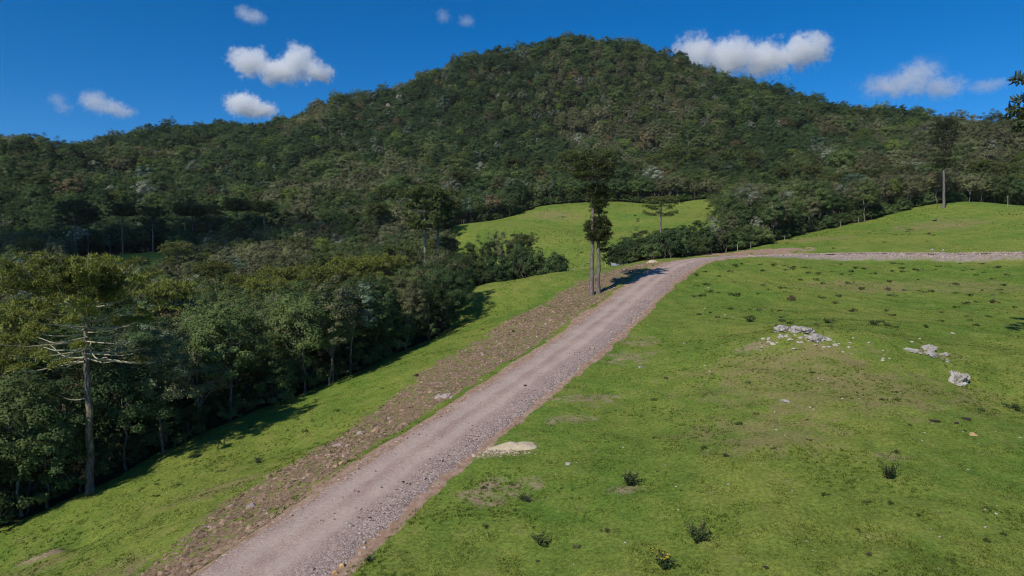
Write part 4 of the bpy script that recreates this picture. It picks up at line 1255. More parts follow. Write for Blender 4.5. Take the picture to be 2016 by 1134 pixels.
# ------------------------------------------------------------------ rocks one by one
def rock_mesh(name, mat, sub=3, seed=0, jag=0.35, flat=0.6, plates=0):
    import bmesh
    bm = bmesh.new(); bmesh.ops.create_icosphere(bm, subdivisions=sub, radius=1.0)
    r = np.random.default_rng(seed)
    off = r.uniform(0, 50, 3)
    from mathutils import noise as mn
    planes = [(Vector(r.normal(0, 1, 3)).normalized(), r.uniform(0.55, 0.9)) for _ in range(9)]
    for v in bm.verts:
        p_ = v.co.copy()
        for nn, dd in planes:
            d_ = p_.dot(nn)
            if d_ > dd: p_ -= nn * (d_ - dd) * 0.9
        q_ = Vector((p_.x + off[0], p_.y + off[1], p_.z + off[2]))
        p_ *= 1 + jag * mn.noise(q_ * 1.3) + jag * 0.5 * mn.noise(q_ * 3.5) + jag * 0.25 * mn.noise(q_ * 8)
        if plates:
            st = math.floor(p_.z * plates + 0.5) / plates
            p_.z = p_.z * 0.3 + st * 0.7
        p_.z *= flat
        v.co = p_
    me = bpy.data.meshes.new(name); bm.to_mesh(me); bm.free()
    me.materials.append(mat)
    return me
LIME = [rock_mesh('pale_rock', m_lime, 4, k, 0.45, 0.55, 3) for k in range(5)]
LIME_S = [rock_mesh('pale_stone', m_pebble, 2, 20 + k, 0.4, 0.55) for k in range(5)]
MAUV = [rock_mesh('mauve_rock', m_boulder, 3, 40 + k, 0.3, 0.7) for k in range(5)]
OCHR = [rock_mesh('ochre_rock', m_ochre, 3, 60 + k, 0.3, 0.7) for k in range(3)]

def put_rock(px, py, wpx, lib, label, hpx=None, name='stone', cat='rock', group=None, rz=None, sink=0.4, pos=None):
    g_ = place(px, py) if pos is None else pos
    if g_ is None: return
    r = wpx * g_[1] / F / 2
    me = random.choice(lib)
    o = mobj(name, me)
    zs = r if hpx is None else max(r * 0.5, hpx * g_[1] / F)
    sz_ = float(surf(np.array([g_[0]]), np.array([g_[1]]))[0])
    o.location = (g_[0], g_[1], sz_ + zs * 0.35 - sink * zs)
    o.scale = (r, r * random.uniform(0.7, 1.0), zs)
    o.rotation_euler = (random.uniform(-0.2, 0.2), random.uniform(-0.2, 0.2), random.uniform(0, 6.28) if rz is None else rz)
    return tag(o, label, cat, group)

put_rock(1884, 754, 56, [rock_mesh('pale_boulder', m_lime, 5, 27, 0.75, 0.6)], 'large pitted pale rock standing alone on the right pasture', 34, 'boulder', rz=0.3)
for a in ((1545, 650, 36, 'pale ledge block at the left end of the outcrop', 17), (1567, 651, 36, 'pale ledge block in the middle of the outcrop row', 14), (1590, 652, 44, 'pale ledge block at the right end of the outcrop row', 15), (1611, 668, 40, 'flat pale slab below the outcrop row, beside a dark gap', 18)):
    put_rock(a[0], a[1], a[2], LIME, a[3], a[4], 'boulder', rz=0.1)
for a in ((1824, 687, 30, 'upper pale slab of the middle outcrop', 15), (1833, 699, 32, 'lower pale slab of the middle outcrop', 15), (1797, 691, 32, 'flat pale slab left of the middle outcrop', 10), (1859, 699, 22, 'pale slab right of the middle outcrop', 10), (1840, 684, 12, 'small pale stone atop the middle outcrop', 5), (1866, 711, 10, 'small white stone below the middle outcrop', 7)):
    put_rock(a[0], a[1], a[2], LIME, a[3], a[4], 'boulder')
for k in range(36):
    px_ = random.uniform(1490, 1650); py_ = 655 + abs(random.gauss(0, 12)) + (1560 - px_) * (0.18 if px_ < 1560 else -0.12)
    put_rock(px_, py_, random.uniform(6, 13), LIME_S, 'small pale stone strewn ' + ('left of' if px_ < 1530 else 'under the left half of' if px_ < 1570 else 'under the right half of' if px_ < 1610 else 'right of') + ' the left outcrop row', None, 'stone', 'stone', 'stones strewn below the left outcrop')
for k in range(16):
    px_ = random.uniform(1650, 1900)
    put_rock(px_, random.uniform(655, 720), random.uniform(5, 10), LIME_S, 'small pale stone ' + ('between the two outcrops' if px_ < 1780 else 'around the middle outcrop slabs'), None, 'stone', 'stone', 'stones between the outcrops')
put_rock(1915, 856, 20, OCHR, 'smooth tan stone in bare earth low on the right', 8, 'stone', 'stone')
put_rock(1548, 790, 20, LIME, 'pinkish crumbly stone on the dry patch', 6, 'stone', 'stone')
put_rock(1118, 914, 12, LIME, 'small white stone with a dark side right of the sand pile', 8, 'stone', 'stone')
put_rock(1262, 723, 13, LIME, 'bright white stone above the bare patch by the road', 5, 'stone', 'stone')
put_rock(1836, 493, 9, LIME, 'larger white stone above the far road', 6, 'stone', 'stone')
put_rock(1856, 494, 6, LIME, 'smaller white stone above the far road', 5, 'stone', 'stone')
CELLS = [((1340, 1500, 600, 740), 'left of the outcrop row'), ((1500, 1700, 740, 860), 'on the dry hump below the outcrop row'), ((1700, 2010, 770, 880), 'below the large lone rock'), ((1060, 1330, 880, 1120), 'between the road and the spiky bush'), ((1330, 1640, 880, 1120), 'around the largest dark bush'), ((1640, 2010, 880, 1120), 'around the upright lone bush')]
for (xa, xb, ya, yb), txt in CELLS:
    for k in range(11):
        px_ = random.uniform(xa, xb); py_ = random.uniform(ya, yb)
        g_ = place(px_, py_)
        if g_ is None or abs(road_coords([g_[0]], [g_[1]])[1][0]) < 4: continue
        put_rock(px_, py_, random.uniform(3, 7), LIME_S if random.random() < 0.6 else MAUV, 'small stone in the grass ' + txt, None, 'stone', 'stone', 'stones scattered in the right pasture', pos=g_)
for a in ((862, 782, 20, LIME, 'grey-green boulder, left of three beside the road'), (878, 782, 24, MAUV, 'dark mauve boulder, middle of three beside the road'), (890, 783, 14, MAUV, 'small dark boulder, right of three beside the road'),
          (665, 879, 22, MAUV, 'larger mauve boulder on the turned soil strip'), (686, 879, 16, MAUV, 'smaller mauve boulder on the turned soil strip'), (711, 853, 18, MAUV, 'grey boulder beside an ochre one on the soil strip'), (736, 850, 14, OCHR, 'ochre stone beside the grey boulder on the soil strip'),
          (495, 998, 24, MAUV, 'grey flat boulder on the lower soil strip'), (675, 1115, 20, OCHR, 'larger ochre boulder at the lower road edge'), (661, 1129, 16, OCHR, 'orange stone at the bottom road edge'), (664, 1106, 14, MAUV, 'grey stone above the ochre boulders at the road edge'),
          (685, 1036, 12, LIME, 'white stone in the lower road rubble'), (787, 992, 13, LIME, 'pale stone at the edge of the lower rubble band'), (942, 870, 16, MAUV, 'grey stone at the corner of the sand pile'), (1395, 567, 6, LIME, 'grey stone right of the upper road shoulder')):
    put_rock(a[0], a[1], a[2], a[3], a[4], None, 'boulder' if a[2] > 15 else 'stone', 'rock')
# larger rubble stones one by one along the road edges
RTXT = [(700, 'at the bottom of the road'), (900, 'below the sand pile'), (1000, 'beside the sand pile'), (1130, 'above the sand pile'), (1250, 'halfway up the road'), (9999, 'near the road crest')]
def edge_stones(nmax, lo, hi, side, rmin, rmax):
    got = {}
    xk, yk, ik, lk = along(nmax, lo, hi, S_IN - 1, S_CREST, 1.2)
    for k in range(len(xk)):
        g_ = np.array([xk[k], yk[k], float(gz(xk[k], yk[k]))])
        txt = next(t_ for lim, t_ in RTXT if float(project(g_)[0]) < lim)
        if got.get(txt, 0) >= 12: continue
        got[txt] = got.get(txt, 0) + 1
        r_ = random.uniform(rmin, rmax)
        put_rock(0, 0, r_ * 2 * F / g_[1], MAUV, 'grey-pink stone on the ' + side + ' road edge ' + txt, None, 'rubble_stone', 'stone', 'larger rubble stones on the ' + side + ' road edge', pos=g_)
edge_stones(170, 2.0, 3.3, 'right', 0.08, 0.17)
edge_stones(60, -3.1, -2.5, 'left', 0.07, 0.14)
TTXT = [(420, 'at the bottom end'), (560, 'below the mauve boulders'), (720, 'around the mauve boulders'), (860, 'above the mauve boulders'), (980, 'above the three roadside boulders'), (1080, 'in the upper half'), (9999, 'near the twin araucarias')]
s = rng.uniform(S_IN, S_CREST - 6, 90); i = np.searchsorted(RS, s); inn, ou = strip(s)
l = -(inn + (ou - inn) * rng.uniform(0, 1, len(s)))
got = {}
for k in range(len(s)):
    g_ = np.array([RC[i[k], 0] + l[k] * RN[i[k], 0], RC[i[k], 1] + l[k] * RN[i[k], 1], 0.0])
    g_[2] = float(gz(g_[0], g_[1]))
    och = random.random() < 0.25
    txt = next(t_ for lim, t_ in TTXT if float(project(g_)[0]) < lim)
    if got.get((och, txt), 0) >= 12: continue
    got[(och, txt)] = got.get((och, txt), 0) + 1
    put_rock(0, 0, random.uniform(0.2, 0.42) * F / g_[1], OCHR if och else MAUV, ('ochre' if och else 'grey-mauve') + ' stone on the brown soil strip ' + txt, None, 'stone', 'stone', 'stones in the turned soil strip', pos=g_)

# ------------------------------------------------------------------ sand piles
m_sand, nt, out = new_mat('pale_sand')
ps = worldpos(nt)
c = ramp(nt, noise(nt, 3.0, 7, 0.75, ps), [(0.3, (0.36, 0.285, 0.18)), (0.7, (0.57, 0.475, 0.335))])
p = principled(nt, c, 0.95, 0.1, bump(nt, noise(nt, 9.0, 6, 0.7, ps), 0.7, 0.05)); nt.links.new(p.outputs[0], out.inputs[0])
def pile(px, py, rx_, ry_, h, label, rz, seed):
    g_ = place(px, py)
    nr, na = 14, 36
    V = []
    for i_ in range(nr + 1):
        r = i_ / nr
        for j_ in range(na):
            a = j_ / na * 6.28318
            ww = 1 + 0.25 * math.sin(2 * a + seed) + 0.15 * math.sin(5 * a + seed * 2)
            lx, ly = r * rx_ * ww * math.cos(a), r * ry_ * ww * math.sin(a)
            x_ = g_[0] + lx * math.cos(rz) - ly * math.sin(rz); y_ = g_[1] + lx * math.sin(rz) + ly * math.cos(rz)
            z_ = float(gz(x_, y_)) + h * max(0, 1 - r ** 1.4) + 0.10 * h * math.sin(lx * 7 + seed) * (1 - r) + 0.35 * h * float(vnoise(x_ / 0.4, y_ / 0.4, seed)) * (1 - r) - 0.08 * (i_ == nr)
            V.append((x_ - g_[0], y_ - g_[1], z_ - g_[2]))
    Fq = [(i_ * na + j_, i_ * na + (j_ + 1) % na, (i_ + 1) * na + (j_ + 1) % na, (i_ + 1) * na + j_) for i_ in range(nr) for j_ in range(na)]
    tag(mobj('sand_pile', npmesh('sand_pile', V, Fq, m_sand, True), None, g_), label, 'sand pile')
    return g_
gp = pile(1010, 880, 1.45, 0.75, 0.28, 'low spread pile of pale sand beside the lower road', 0.2, 3)
pile(1284, 517, 1.2, 0.9, 0.55, 'small pale sand heap beside the road crest', 0.0, 5)
x_ = gp[0] + rng.normal(-0.7, 0.9, 260); y_ = gp[1] + rng.normal(-0.5, 0.45, 260)
stuff_pebbles('sand_rubble', x_, y_, np.clip(rng.lognormal(-2.7, 0.5, 260), 0.03, 0.2), m_sandstone, 'crumbled tan stones around the sand pile')

# ------------------------------------------------------------------ shed behind the crest, fence posts
def flat_mat(name, c_, rough=0.6, metal=0.0):
    m, nt, out = new_mat(name)
    f_ = noise(nt, 3.0, 5, 0.7, worldpos(nt))
    cc_ = ramp(nt, f_, [(0.3, tuple(v * 0.75 for v in c_)), (0.7, tuple(min(1, v * 1.15) for v in c_))])
    p = principled(nt, cc_, rough, 0.3); p.inputs['Metallic'].default_value = metal
    nt.links.new(p.outputs[0], out.inputs[0])
    return m
m_zinc = flat_mat('zinc_roof', (0.42, 0.44, 0.46), 0.45, 0.2)
m_wood = flat_mat('grey_wood', (0.20, 0.165, 0.125), 0.9)
m_post = flat_mat('pale_post', (0.36, 0.32, 0.26), 0.9)
def box(cx, cy, cz, sx, sy, sz, rz=0):
    V = np.array([(x, y, z) for z in (-1, 1) for y in (-1, 1) for x in (-1, 1)], float) * np.array([sx, sy, sz]) / 2
    V = rotz(V, rz) + np.array([cx, cy, cz])
    return V, np.array([(0, 2, 3, 1), (4, 5, 7, 6), (0, 1, 5, 4), (2, 6, 7, 3), (0, 4, 6, 2), (1, 3, 7, 5)])
sp_ = pt(1221, 523, 137)
sg = np.array([sp_[0], sp_[1], float(gz(sp_[0], sp_[1]))])
roof_z = pt(1221, 521, 137)[2] - sg[2]
sh = tag(empty('shed', sg), 'low shed with a grey sheet metal roof behind the crest', 'shed')
for sx in (-1.45, 1.45):
    for sy in (-0.9, 0.9):
        V, Fq = box(sx, sy, roof_z / 2 - 0.2, 0.14, 0.14, roof_z + 0.3 + 0.14 * sy)
        mobj('post', npmesh('shed_post', V, Fq, m_wood), sh)
for k, (cx, cy, lx, ly) in enumerate(((0, 0.92, 2.76, 0.05), (-1.47, 0, 0.05, 1.66), (1.47, 0, 0.05, 1.66))):
    V, Fq = box(cx, cy, roof_z / 2 - 0.35, lx, ly, roof_z - 0.1)
    mobj('wall', npmesh('shed_wall', V, Fq, m_wood), sh)
nu = 49
xs_ = np.linspace(-1.75, 1.75, nu); corr = 0.025 * np.cos(np.arange(nu) * np.pi / 2)
V = []
for th in (0.0, 0.02):
    for yy in (-1.25, 1.25):
        V += [(x_, yy, roof_z + 0.02 + 0.20 * yy + c_ + th) for x_, c_ in zip(xs_, corr)]
Fq = []
for t_ in range(2):
    b_ = t_ * 2 * nu
    Fq += [(b_ + k, b_ + k + 1, b_ + nu + k + 1, b_ + nu + k) for k in range(nu - 1)]
Fq += [(k, k + 1, 2 * nu + k + 1, 2 * nu + k) for k in range(nu - 1)] + [(nu + k, nu + k + 1, 3 * nu + k + 1, 3 * nu + k) for k in range(nu - 1)]
mobj('roof', npmesh('shed_roof', V, Fq, m_zinc), sh)

post_me = None
pv = Acc()
pv.add(*tube(np.array([(0, 0, -0.3), (0, 0, 0.6), (0.02, 0, 1.2), (0.02, 0, 1.3)]), np.array([0.06, 0.055, 0.05, 0.04]), 8))
post_me = pv.mesh('fence_post', m_post, True)
def post(g_, label, h=1.3, grp=None):
    o = mobj('fence_post', post_me, None, g_); o.scale = (1, 1, h / 1.3); o.rotation_euler = (random.uniform(-.06, .06), random.uniform(-.06, .06), random.uniform(0, 6))
    tag(o, label, 'post', grp)
for k, x_ in enumerate((1085, 1103, 1118, 1131, 1146, 1192, 1204)):
    t_ = pt(x_, 524, 131); post((t_[0], t_[1], float(gz(t_[0], t_[1]))), 'short pale fence post behind the left pasture crest', 1.1, 'fence posts behind the left pasture crest')
for x_, y_ in ((1380, 500), (1400, 499), (1430, 497), (1452, 494), (1478, 490), (1545, 472), (1580, 462), (1612, 455), (1655, 446), (1690, 438)):
    g_ = place(x_, y_)
    if g_ is not None: post(g_, 'pale fence post along the forest edge right of the road crest', 1.4, 'fence posts along the right forest edge')
g_ = place(1984, 408)
if g_ is not None: post(g_, 'tall pale post on top of the right hill', 3.0)

# ------------------------------------------------------------------ bushes and weeds in the pasture
M_WEED = leaf_mat('weed_leaf', (0.045, 0.070, 0.020), (0.075, 0.095, 0.028), 0.25)
M_WEED_B = leaf_mat('weed_dry', (0.10, 0.075, 0.045), (0.15, 0.115, 0.07), 0.25)
M_FLOWER = leaf_mat('yellow_flower', (0.50, 0.33, 0.02), (0.55, 0.38, 0.03), 0.2)
M_RUSH = leaf_mat('rush_blade', (0.06, 0.085, 0.02), (0.10, 0.11, 0.03), 0.2)
def bush_mesh(name, seed, R=0.6, h=0.8, twigs=26, leaves=420, dry_top=False):
    ac = Acc(); lv = Acc(); dr = Acc()
    ends = []
    for k in range(twigs):
        a = rng.uniform(0, 6.28); r = R * rng.uniform(0.2, 1.0) ; hh_ = h * rng.uniform(0.5, 1.1)
        Q = np.array([(0, 0, -0.05), (r * 0.45 * math.cos(a), r * 0.45 * math.sin(a), hh_ * 0.5), (r * math.cos(a), r * math.sin(a), hh_)])
        ac.add(*tube(Q, np.array([0.014, 0.010, 0.004]), 4)); ends.append(Q)
    ends = np.array(ends)
    k = rng.integers(0, twigs, leaves); t_ = rng.uniform(0.25, 1.0, leaves)[:, None]
    P = ends[k, 0] * (1 - t_) ** 2 + 2 * ends[k, 1] * t_ * (1 - t_) + ends[k, 2] * t_ ** 2 + rng.normal(0, 0.05, (leaves, 3))
    V, Fq = quad_cards(P, unit(leaves), rng.uniform(0.025, 0.06, leaves) * (R / 0.6) ** 0.5)
    return ac, (V, Fq), P
def put_bush(px, py, R, h, label, flower=False, dry=False, group=None, leaves=420):
    g_ = place(px, py)
    if g_ is None: return
    ac, (V, Fq), P = bush_mesh('bush', 0, R, h, 26, leaves)
    e = tag(empty('bush', g_, random.uniform(0, 6.28)), label, 'bush', group)
    mobj('stems', ac.mesh('bush_stems', M_BARK), e)
    mobj('foliage', npmesh('bush_foliage', V, Fq, M_WEED), e)
    if flower:
        tp_ = P[np.argsort(-P[:, 2])[:45]]
        V, Fq = quad_cards(tp_ + [0, 0, 0.04], unit(len(tp_)) * 0.4 + [0, 0, 1], np.full(len(tp_), 0.045)); mobj('flowers', npmesh('bush_flowers', V, Fq, M_FLOWER), e)
    if dry:
        tp_ = P[np.argsort(-P[:, 2])[:90]]
        V, Fq = quad_cards(tp_ + rng.normal(0, 0.08, tp_.shape) + [0, 0, 0.08], unit(len(tp_)), np.full(len(tp_), 0.03)); mobj('seed_heads', npmesh('bush_seeds', V, Fq, M_WEED_B), e)
put_bush(1372, 1066, 0.62, 0.75, 'largest dark bush with pinkish dry tops, low right of centre', dry=True, leaves=700)
put_bush(1305, 1117, 0.62, 0.55, 'yellow flowering bush at the bottom of the picture', flower=True, leaves=600)
put_bush(1240, 955, 0.66, 0.62, 'spiky dark bush on bare earth right of the sand pile', dry=True, leaves=500)
put_bush(1752, 942, 0.55, 0.75, 'upright dark bush alone on the right pasture', leaves=480)
put_bush(1064, 1072, 0.6, 0.5, 'loose green bush left of the yellow flowering one', leaves=380)
put_bush(1998, 806, 0.8, 0.4, 'dark low bush at the right picture edge', leaves=500)
put_bush(1032, 985, 0.42, 0.28, 'small dark tuft below the sand pile', leaves=220)
put_bush(728, 1106, 0.3, 0.3, 'small dark tuft beside the lower road edge', leaves=200)
put_bush(1720, 640, 0.8, 0.5, 'low bush with yellow flowers above the stony hump', flower=True, leaves=350)
put_bush(1628, 636, 0.9, 0.5, 'low yellowish bush right of the left outcrop', flower=True, leaves=350)
put_bush(1478, 634, 0.9, 0.6, 'rounded bush left of the outcrop row', leaves=400)
put_bush(508, 912, 0.5, 0.5, 'small green bush at the edge of the turned soil strip', leaves=260)
put_bush(1040, 988, 0.3, 0.25, 'tiny dark tuft beside another below the sand pile', leaves=160)
# smaller tufts, shared meshes
TUFT = []
for k in range(8):
    nl = 170
    cc = rng.normal(0, 0.28, (7, 3)) * np.array([1, 0.7, 0]); cc[:, 2] = rng.uniform(0.0, 0.14, 7)
    i_ = rng.integers(0, 7, nl)
    d_ = unit(nl); d_[:, 2] = np.abs(d_[:, 2])
    P = cc[i_] + d_ * rng.uniform(0.06, 0.2, (nl, 1))
    V, Fq = quad_cards(P, d_ + 0.8 * unit(nl), rng.uniform(0.025, 0.06, nl))
    ac = Acc(); ac.add(V, Fq)
    for c_ in cc: ac.add(*tube(np.array([(0, 0, -0.03), c_ * 0.6 + [0, 0, 0.03], c_ + [0, 0, 0.12]]), np.array([0.012, 0.01, 0.005]), 4))
    TUFT.append(ac.mesh('weed_tuft', (M_WEED, M_RUSH, M_WEED, M_WEED_B)[k % 4]))
def put_tuft(g_, s_, label, grp):
    o = mobj('weed_tuft', random.choice(TUFT), None, g_)
    o.scale = (s_, s_, s_ * random.uniform(0.6, 1.3)); o.rotation_euler = (0, 0, random.uniform(0, 6.28))
    tag(o, label, 'weed', grp)
WX = [(1360, 1510, 'right of the upper road'), (1510, 1670, 'above the left outcrop row'), (1670, 1840, 'above the middle outcrop'), (1840, 2010, 'toward the right edge')]
WCELLS = [((xa, xb, 519, 545), 'just below the far road ' + t_, 12, (0.7, 1.5)) for xa, xb, t_ in WX] + [((xa, xb, 550, 600), 'midway below the far road ' + t_, 12, (0.7, 1.5)) for xa, xb, t_ in WX] + [((xa, xb, 605, 645), 'well below the far road ' + t_, 8, (0.6, 1.3)) for xa, xb, t_ in WX]
WCELLS += [((950, 1250, 920, 1120), 'left of the largest dark bush', 10, (0.25, 0.6)), ((1250, 1640, 700, 900), 'on and left of the dry hump', 12, (0.3, 0.7)), ((1640, 2010, 760, 920), 'below the large lone rock', 10, (0.25, 0.7)), ((1420, 2010, 930, 1120), 'right of the largest dark bush', 12, (0.25, 0.6))]
for (xa, xb, ya, yb), txt, nn, ss in WCELLS:
    for k in range(nn):
        px_ = random.uniform(xa, xb); py_ = random.uniform(ya, yb)
        g_ = place(px_, py_)
        if g_ is None or abs(road_coords([g_[0]], [g_[1]])[1][0]) < 4.6: continue
        put_tuft(g_, random.uniform(*ss), 'dark weed tuft ' + txt, 'weed tufts in the right pasture')
for k in range(45):
    px_ = random.uniform(930, 1900); py_ = random.uniform(395, 525) if px_ < 1200 else random.uniform(400, 490)
    g_ = place(px_, py_)
    if g_ is None or not inside(near_open, np.array([g_[0]]), np.array([g_[1]]))[0]: continue
    put_tuft(g_, random.uniform(0.8, 1.8), ('weed tuft on the far pasture ' + ('left of the twin araucarias' if px_ < 1160 else 'right of the twin araucarias' if px_ < 1290 else 'about the small open araucaria')) if px_ < 1420 else 'weed tuft on the right hill ' + ('left of' if px_ < 1750 else 'below') + ' the tall lone araucaria', 'weed tufts on the far pasture' if px_ < 1420 else 'weed tufts on the right hill')
for k in range(30):
    px_ = random.uniform(200, 1100); t_ = random.uniform(0, 1)
    py_ = np.interp(px_, [0, 178, 420, 640, 880, 1100], [1040, 975, 850, 765, 660, 550]) + 15 + t_ * 90
    g_ = place(px_, py_)
    if g_ is None or road_coords([g_[0]], [g_[1]])[1][0] > -9: continue
    put_tuft(g_, random.uniform(0.3, 0.8), 'small weed tuft in the sloping left pasture ' + ('near the branch shadows' if px_ < 500 else 'midway up' if px_ < 800 else 'near its upper end'), 'weed tufts in the left pasture')
# dung pats
m_dung = flat_mat('dark_dung', (0.035, 0.026, 0.02), 0.9)
DUNG = rock_mesh('dung', m_dung, 2, 99, 0.35, 0.35)
for x_, y_, w_ in ((1838, 829, 24), (1882, 833, 14), (1902, 825, 24), (1509, 1118, 14), (793, 954, 9), (728, 1026, 9), (1034, 763, 9), (960, 955, 8)):
    g_ = place(x_, y_)
    r = w_ * g_[1] / F / 2
    o = mobj('dung_pat', DUNG, None, (g_[0], g_[1], float(surf(np.array([g_[0]]), np.array([g_[1]]))[0]) + 0.02)); o.scale = (r, r * 0.8, r * 0.5); o.rotation_euler = (0, 0, random.uniform(0, 6))
    tag(o, 'dark dung pat on the road' if x_ < 1100 else 'dark dung pat in the right pasture', 'dung', 'dung pats on the road' if x_ < 1100 else 'dung pats in the right pasture')

# ------------------------------------------------------------------ bare rock face on the mountain
m_cliff = rock_mat('cliff_rock', (0.15, 0.115, 0.10), (0.36, 0.29, 0.26), (0.05, 0.06, 0.03), 0.3)
for k, (x_, y_, sx_, sz_, lb) in enumerate(((786, 214, 3.6, 6.5, 'tall bare pinkish crag high on the wooded slope'), (764, 228, 4.0, 4.0, 'low grey crag beside a taller one on the wooded slope'))):
    g_ = place(x_, y_)
    if g_ is not None:
        o = mobj('crag', rock_mesh('crag', m_cliff, 4, 5 + k, 0.7, 1.0), None, (g_[0], g_[1] - 5, g_[2] + 5))
        o.scale = (sx_, 4, sz_); o.rotation_euler = (0.2, 0.3, 0.4 * k); tag(o, lb, 'rock')

# ------------------------------------------------------------------ clouds: volumes far beyond the mountain
def cloud(label, lobes, D=3200.0, dens=1.0, soft=1.0, seed=0):
    L = [(pt(x_, y_, D), rx_ * D / F, ry_ * D / F) for x_, y_, rx_, ry_ in lobes]
    ctr = np.mean([l_[0] for l_ in L], 0)
    cs = [(l_[0] - ctr, np.array([l_[1], 0.6 * (l_[1] + l_[2]), l_[2]])) for l_ in L]
    import bmesh
    bm = bmesh.new(); bmesh.ops.create_icosphere(bm, subdivisions=4, radius=1.0)
    for v in bm.verts:
        d = np.array(v.co.normalized()); best = 0
        for c_, r_ in cs:
            a_ = (d / r_) @ (d / r_); b_ = -2 * ((d / r_) @ (c_ / r_)); k_ = (c_ / r_) @ (c_ / r_) - 2.2
            q_ = b_ * b_ - 4 * a_ * k_
            if q_ > 0: best = max(best, (-b_ + math.sqrt(q_)) / (2 * a_))
        v.co = Vector(d * max(best, 6.0))
    me = bpy.data.meshes.new('cloud'); bm.to_mesh(me); bm.free()
    m, nt, out = new_mat('cloud_vapour')
    tc = objpos(nt)
    size = float(np.mean([r_[2] for _, r_ in cs]))
    nv = nt.nodes.new('ShaderNodeTexNoise'); nv.inputs['Scale'].default_value = 1.0 / size; nv.inputs['Detail'].default_value = 7; nv.inputs['Roughness'].default_value = 0.6
    off = nt.nodes.new('ShaderNodeVectorMath'); off.operation = 'ADD'; off.inputs[1].default_value = (seed * 977.0, seed * 313.0, seed * 71.0)
    nt.links.new(tc, off.inputs[0]); nt.links.new(off.outputs[0], nv.inputs['Vector'])
    sub = nt.nodes.new('ShaderNodeVectorMath'); sub.operation = 'SUBTRACT'; sub.inputs[1].default_value = (0.5, 0.5, 0.5); nt.links.new(nv.outputs['Color'], sub.inputs[0])
    scl_ = nt.nodes.new('ShaderNodeVectorMath'); scl_.operation = 'SCALE'; scl_.inputs['Scale'].default_value = size * 2.6; nt.links.new(sub.outputs[0], scl_.inputs[0])
    ad = nt.nodes.new('ShaderNodeVectorMath'); ad.operation = 'ADD'; nt.links.new(tc, ad.inputs[0]); nt.links.new(scl_.outputs[0], ad.inputs[1])
    field = None
    for c_, r_ in cs:
        s1 = nt.nodes.new('ShaderNodeVectorMath'); s1.operation = 'SUBTRACT'; s1.inputs[1].default_value = c_; nt.links.new(ad.outputs[0], s1.inputs[0])
        d1 = nt.nodes.new('ShaderNodeVectorMath'); d1.operation = 'DIVIDE'; d1.inputs[1].default_value = r_; nt.links.new(s1.outputs[0], d1.inputs[0])
        ln = nt.nodes.new('ShaderNodeVectorMath'); ln.operation = 'LENGTH'; nt.links.new(d1.outputs[0], ln.inputs[0])
        v_ = math_n(nt, 'SUBTRACT', 1.0, ln.outputs['Value'])
        field = v_ if field is None else math_n(nt, 'MAXIMUM', field, v_)
    n2 = nt.nodes.new('ShaderNodeTexNoise'); n2.inputs['Scale'].default_value = 3.2 / size; n2.inputs['Detail'].default_value = 7; n2.inputs['Roughness'].default_value = 0.68
    nt.links.new(off.outputs[0], n2.inputs['Vector'])
    field = math_n(nt, 'MULTIPLY_ADD', n2.outputs[0], 1.9, math_n(nt, 'SUBTRACT', field, 0.97))
    dn_ = math_n(nt, 'MULTIPLY', math_n(nt, 'MULTIPLY', field, 1.6 / soft, clamp=True), dens * 3.2 / size)
    vp = nt.nodes.new('ShaderNodeVolumePrincipled')
    vp.inputs['Color'].default_value = (0.98, 0.98, 0.98, 1)
    vp.inputs['Anisotropy'].default_value = 0.1
    nt.links.new(dn_, vp.inputs['Density'])
    nt.links.new(vp.outputs[0], out.inputs['Volume'])
    me.materials.append(m)
    o = mobj('cloud', me, None, ctr)
    return tag(o, label, 'cloud')
cloud('bright two-lobed cumulus cloud left of the mountain', [(492, 122, 40, 28), (548, 140, 46, 24), (588, 120, 30, 34), (622, 142, 36, 20)], dens=0.75, seed=1)
cloud('bright cloud peeping over the left ridge', [(480, 206, 40, 22), (515, 216, 30, 18)], dens=0.75, seed=2)
cloud('small wispy cloud near the top of the sky on the left', [(478, 24, 18, 15), (500, 34, 28, 13)], dens=0.16, seed=3, soft=1.4)
cloud('pale slanting cloud far left above the ridge', [(185, 200, 28, 22), (220, 214, 34, 16), (248, 221, 24, 11)], dens=0.24, seed=4, soft=1.3)
cloud('thin wisp of cloud at the far left', [(112, 196, 18, 15), (124, 212, 18, 13)], dens=0.09, seed=5, soft=1.5)
cloud('faint small wisp above the mountain, left of two', [(872, 32, 16, 15)], dens=0.10, seed=6, soft=1.5)
cloud('faint small wisp above the mountain, right of two', [(918, 42, 20, 12)], dens=0.09, seed=7, soft=1.5)
cloud('large bright cumulus cloud behind the right mountain shoulder', [(1375, 106, 48, 34), (1440, 112, 56, 38), (1510, 116, 56, 34), (1570, 106, 48, 28), (1602, 98, 30, 32)], dens=0.75, seed=8)
cloud('soft triangular cloud in the right sky', [(1808, 148, 40, 34), (1765, 168, 72, 22), (1850, 172, 50, 24)], dens=0.28, seed=9, soft=1.4)
cloud('faint low cloud wisp right of the triangular cloud', [(1940, 170, 36, 14), (1965, 163, 28, 10)], dens=0.09, seed=10, soft=1.5)

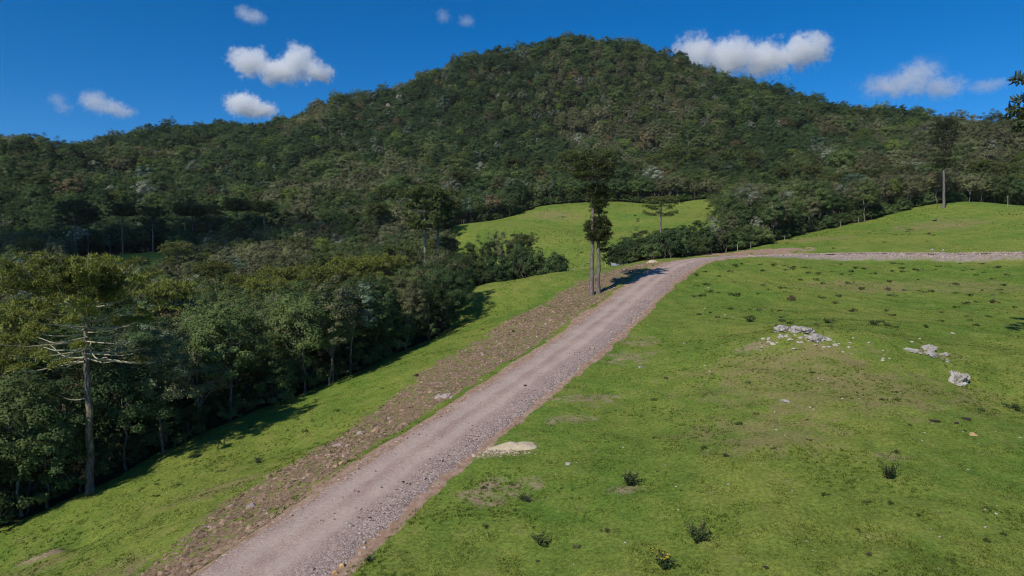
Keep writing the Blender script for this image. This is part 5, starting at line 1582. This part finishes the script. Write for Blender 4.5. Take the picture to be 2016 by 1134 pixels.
# cloud behind the camera on the sun's side: it shades the valley on the left, as in the photograph
def shade_cloud(label, tx, ty, tz, rx_, ry_, rz_, s_, seed):
    import bmesh
    from mathutils import noise as mn
    c_ = np.array([tx, ty, tz]) - LDIR * s_
    bm = bmesh.new(); bmesh.ops.create_icosphere(bm, subdivisions=4, radius=1.0)
    for v in bm.verts:
        p_ = v.co.copy()
        k_ = 1 + 0.35 * mn.noise(p_ * 1.6 + Vector((seed, 0, 0))) + 0.22 * mn.noise(p_ * 4 + Vector((seed, 3, 0)))
        v.co = Vector((p_.x * rx_ * k_, p_.y * ry_ * k_, p_.z * rz_ * k_))
    me = bpy.data.meshes.new('cloud'); bm.to_mesh(me); bm.free()
    m, nt, out = new_mat('cloud_body')
    vp = nt.nodes.new('ShaderNodeVolumePrincipled'); vp.inputs['Color'].default_value = (0.98, 0.98, 0.98, 1); vp.inputs['Density'].default_value = 0.05
    nt.links.new(vp.outputs[0], out.inputs['Volume'])
    me.materials.append(m)
    o = mobj('cloud', me, None, c_); o.rotation_euler = (0, 0, 0.2)
    return tag(o, label, 'cloud')
shade_cloud('cumulus cloud overhead behind the viewpoint shading the left valley', -118, 205, 20, 75, 38, 22, 700, 2.0)

# ------------------------------------------------------------------ labels: tell small sets of look-alikes apart by their order in the picture
ORD = ['leftmost', 'second from left', 'third from left', 'fourth from left', 'fifth from left', 'sixth from left', 'seventh from left', 'eighth from left', 'ninth from left', 'tenth from left', 'eleventh from left', 'twelfth from left', 'thirteenth from left']
bylab = {}
for o in scene.objects:
    if o.parent is None and o.get('label') and o.get('category'): bylab.setdefault(o['label'], []).append(o)
for lb, os_ in bylab.items():
    if 2 <= len(os_) <= 14 and len(lb.split()) <= 13:
        os_.sort(key=lambda o: float(project(np.array(o.location))[0]))
        for k, o in enumerate(os_):
            o['label'] = lb + ', ' + (ORD[k] if k < len(os_) - 1 or k == 0 else 'rightmost')

# ------------------------------------------------------------------ thin summer haze over the whole valley
hm, nt, out = new_mat('haze_air')
hv = nt.nodes.new('ShaderNodeVolumePrincipled')
hv.inputs['Color'].default_value = (0.80, 0.88, 1.0, 1)
hv.inputs['Density'].default_value = 0.00004
hv.inputs['Anisotropy'].default_value = 0.2
nt.links.new(hv.outputs[0], out.inputs['Volume'])
zlo = float(Z.min()) - 2.0; ztop = 300.0
V, Fq = box(0, 550, (zlo + ztop) / 2, 2 * (abs(GX).max() + 20), 2 * (max(GY.max() - 550, 550 - GY.min()) + 20), ztop - zlo)
tag(mobj('haze', npmesh('haze', V, Fq, hm)), 'thin bluish air over the valley and mountain', kind='stuff')
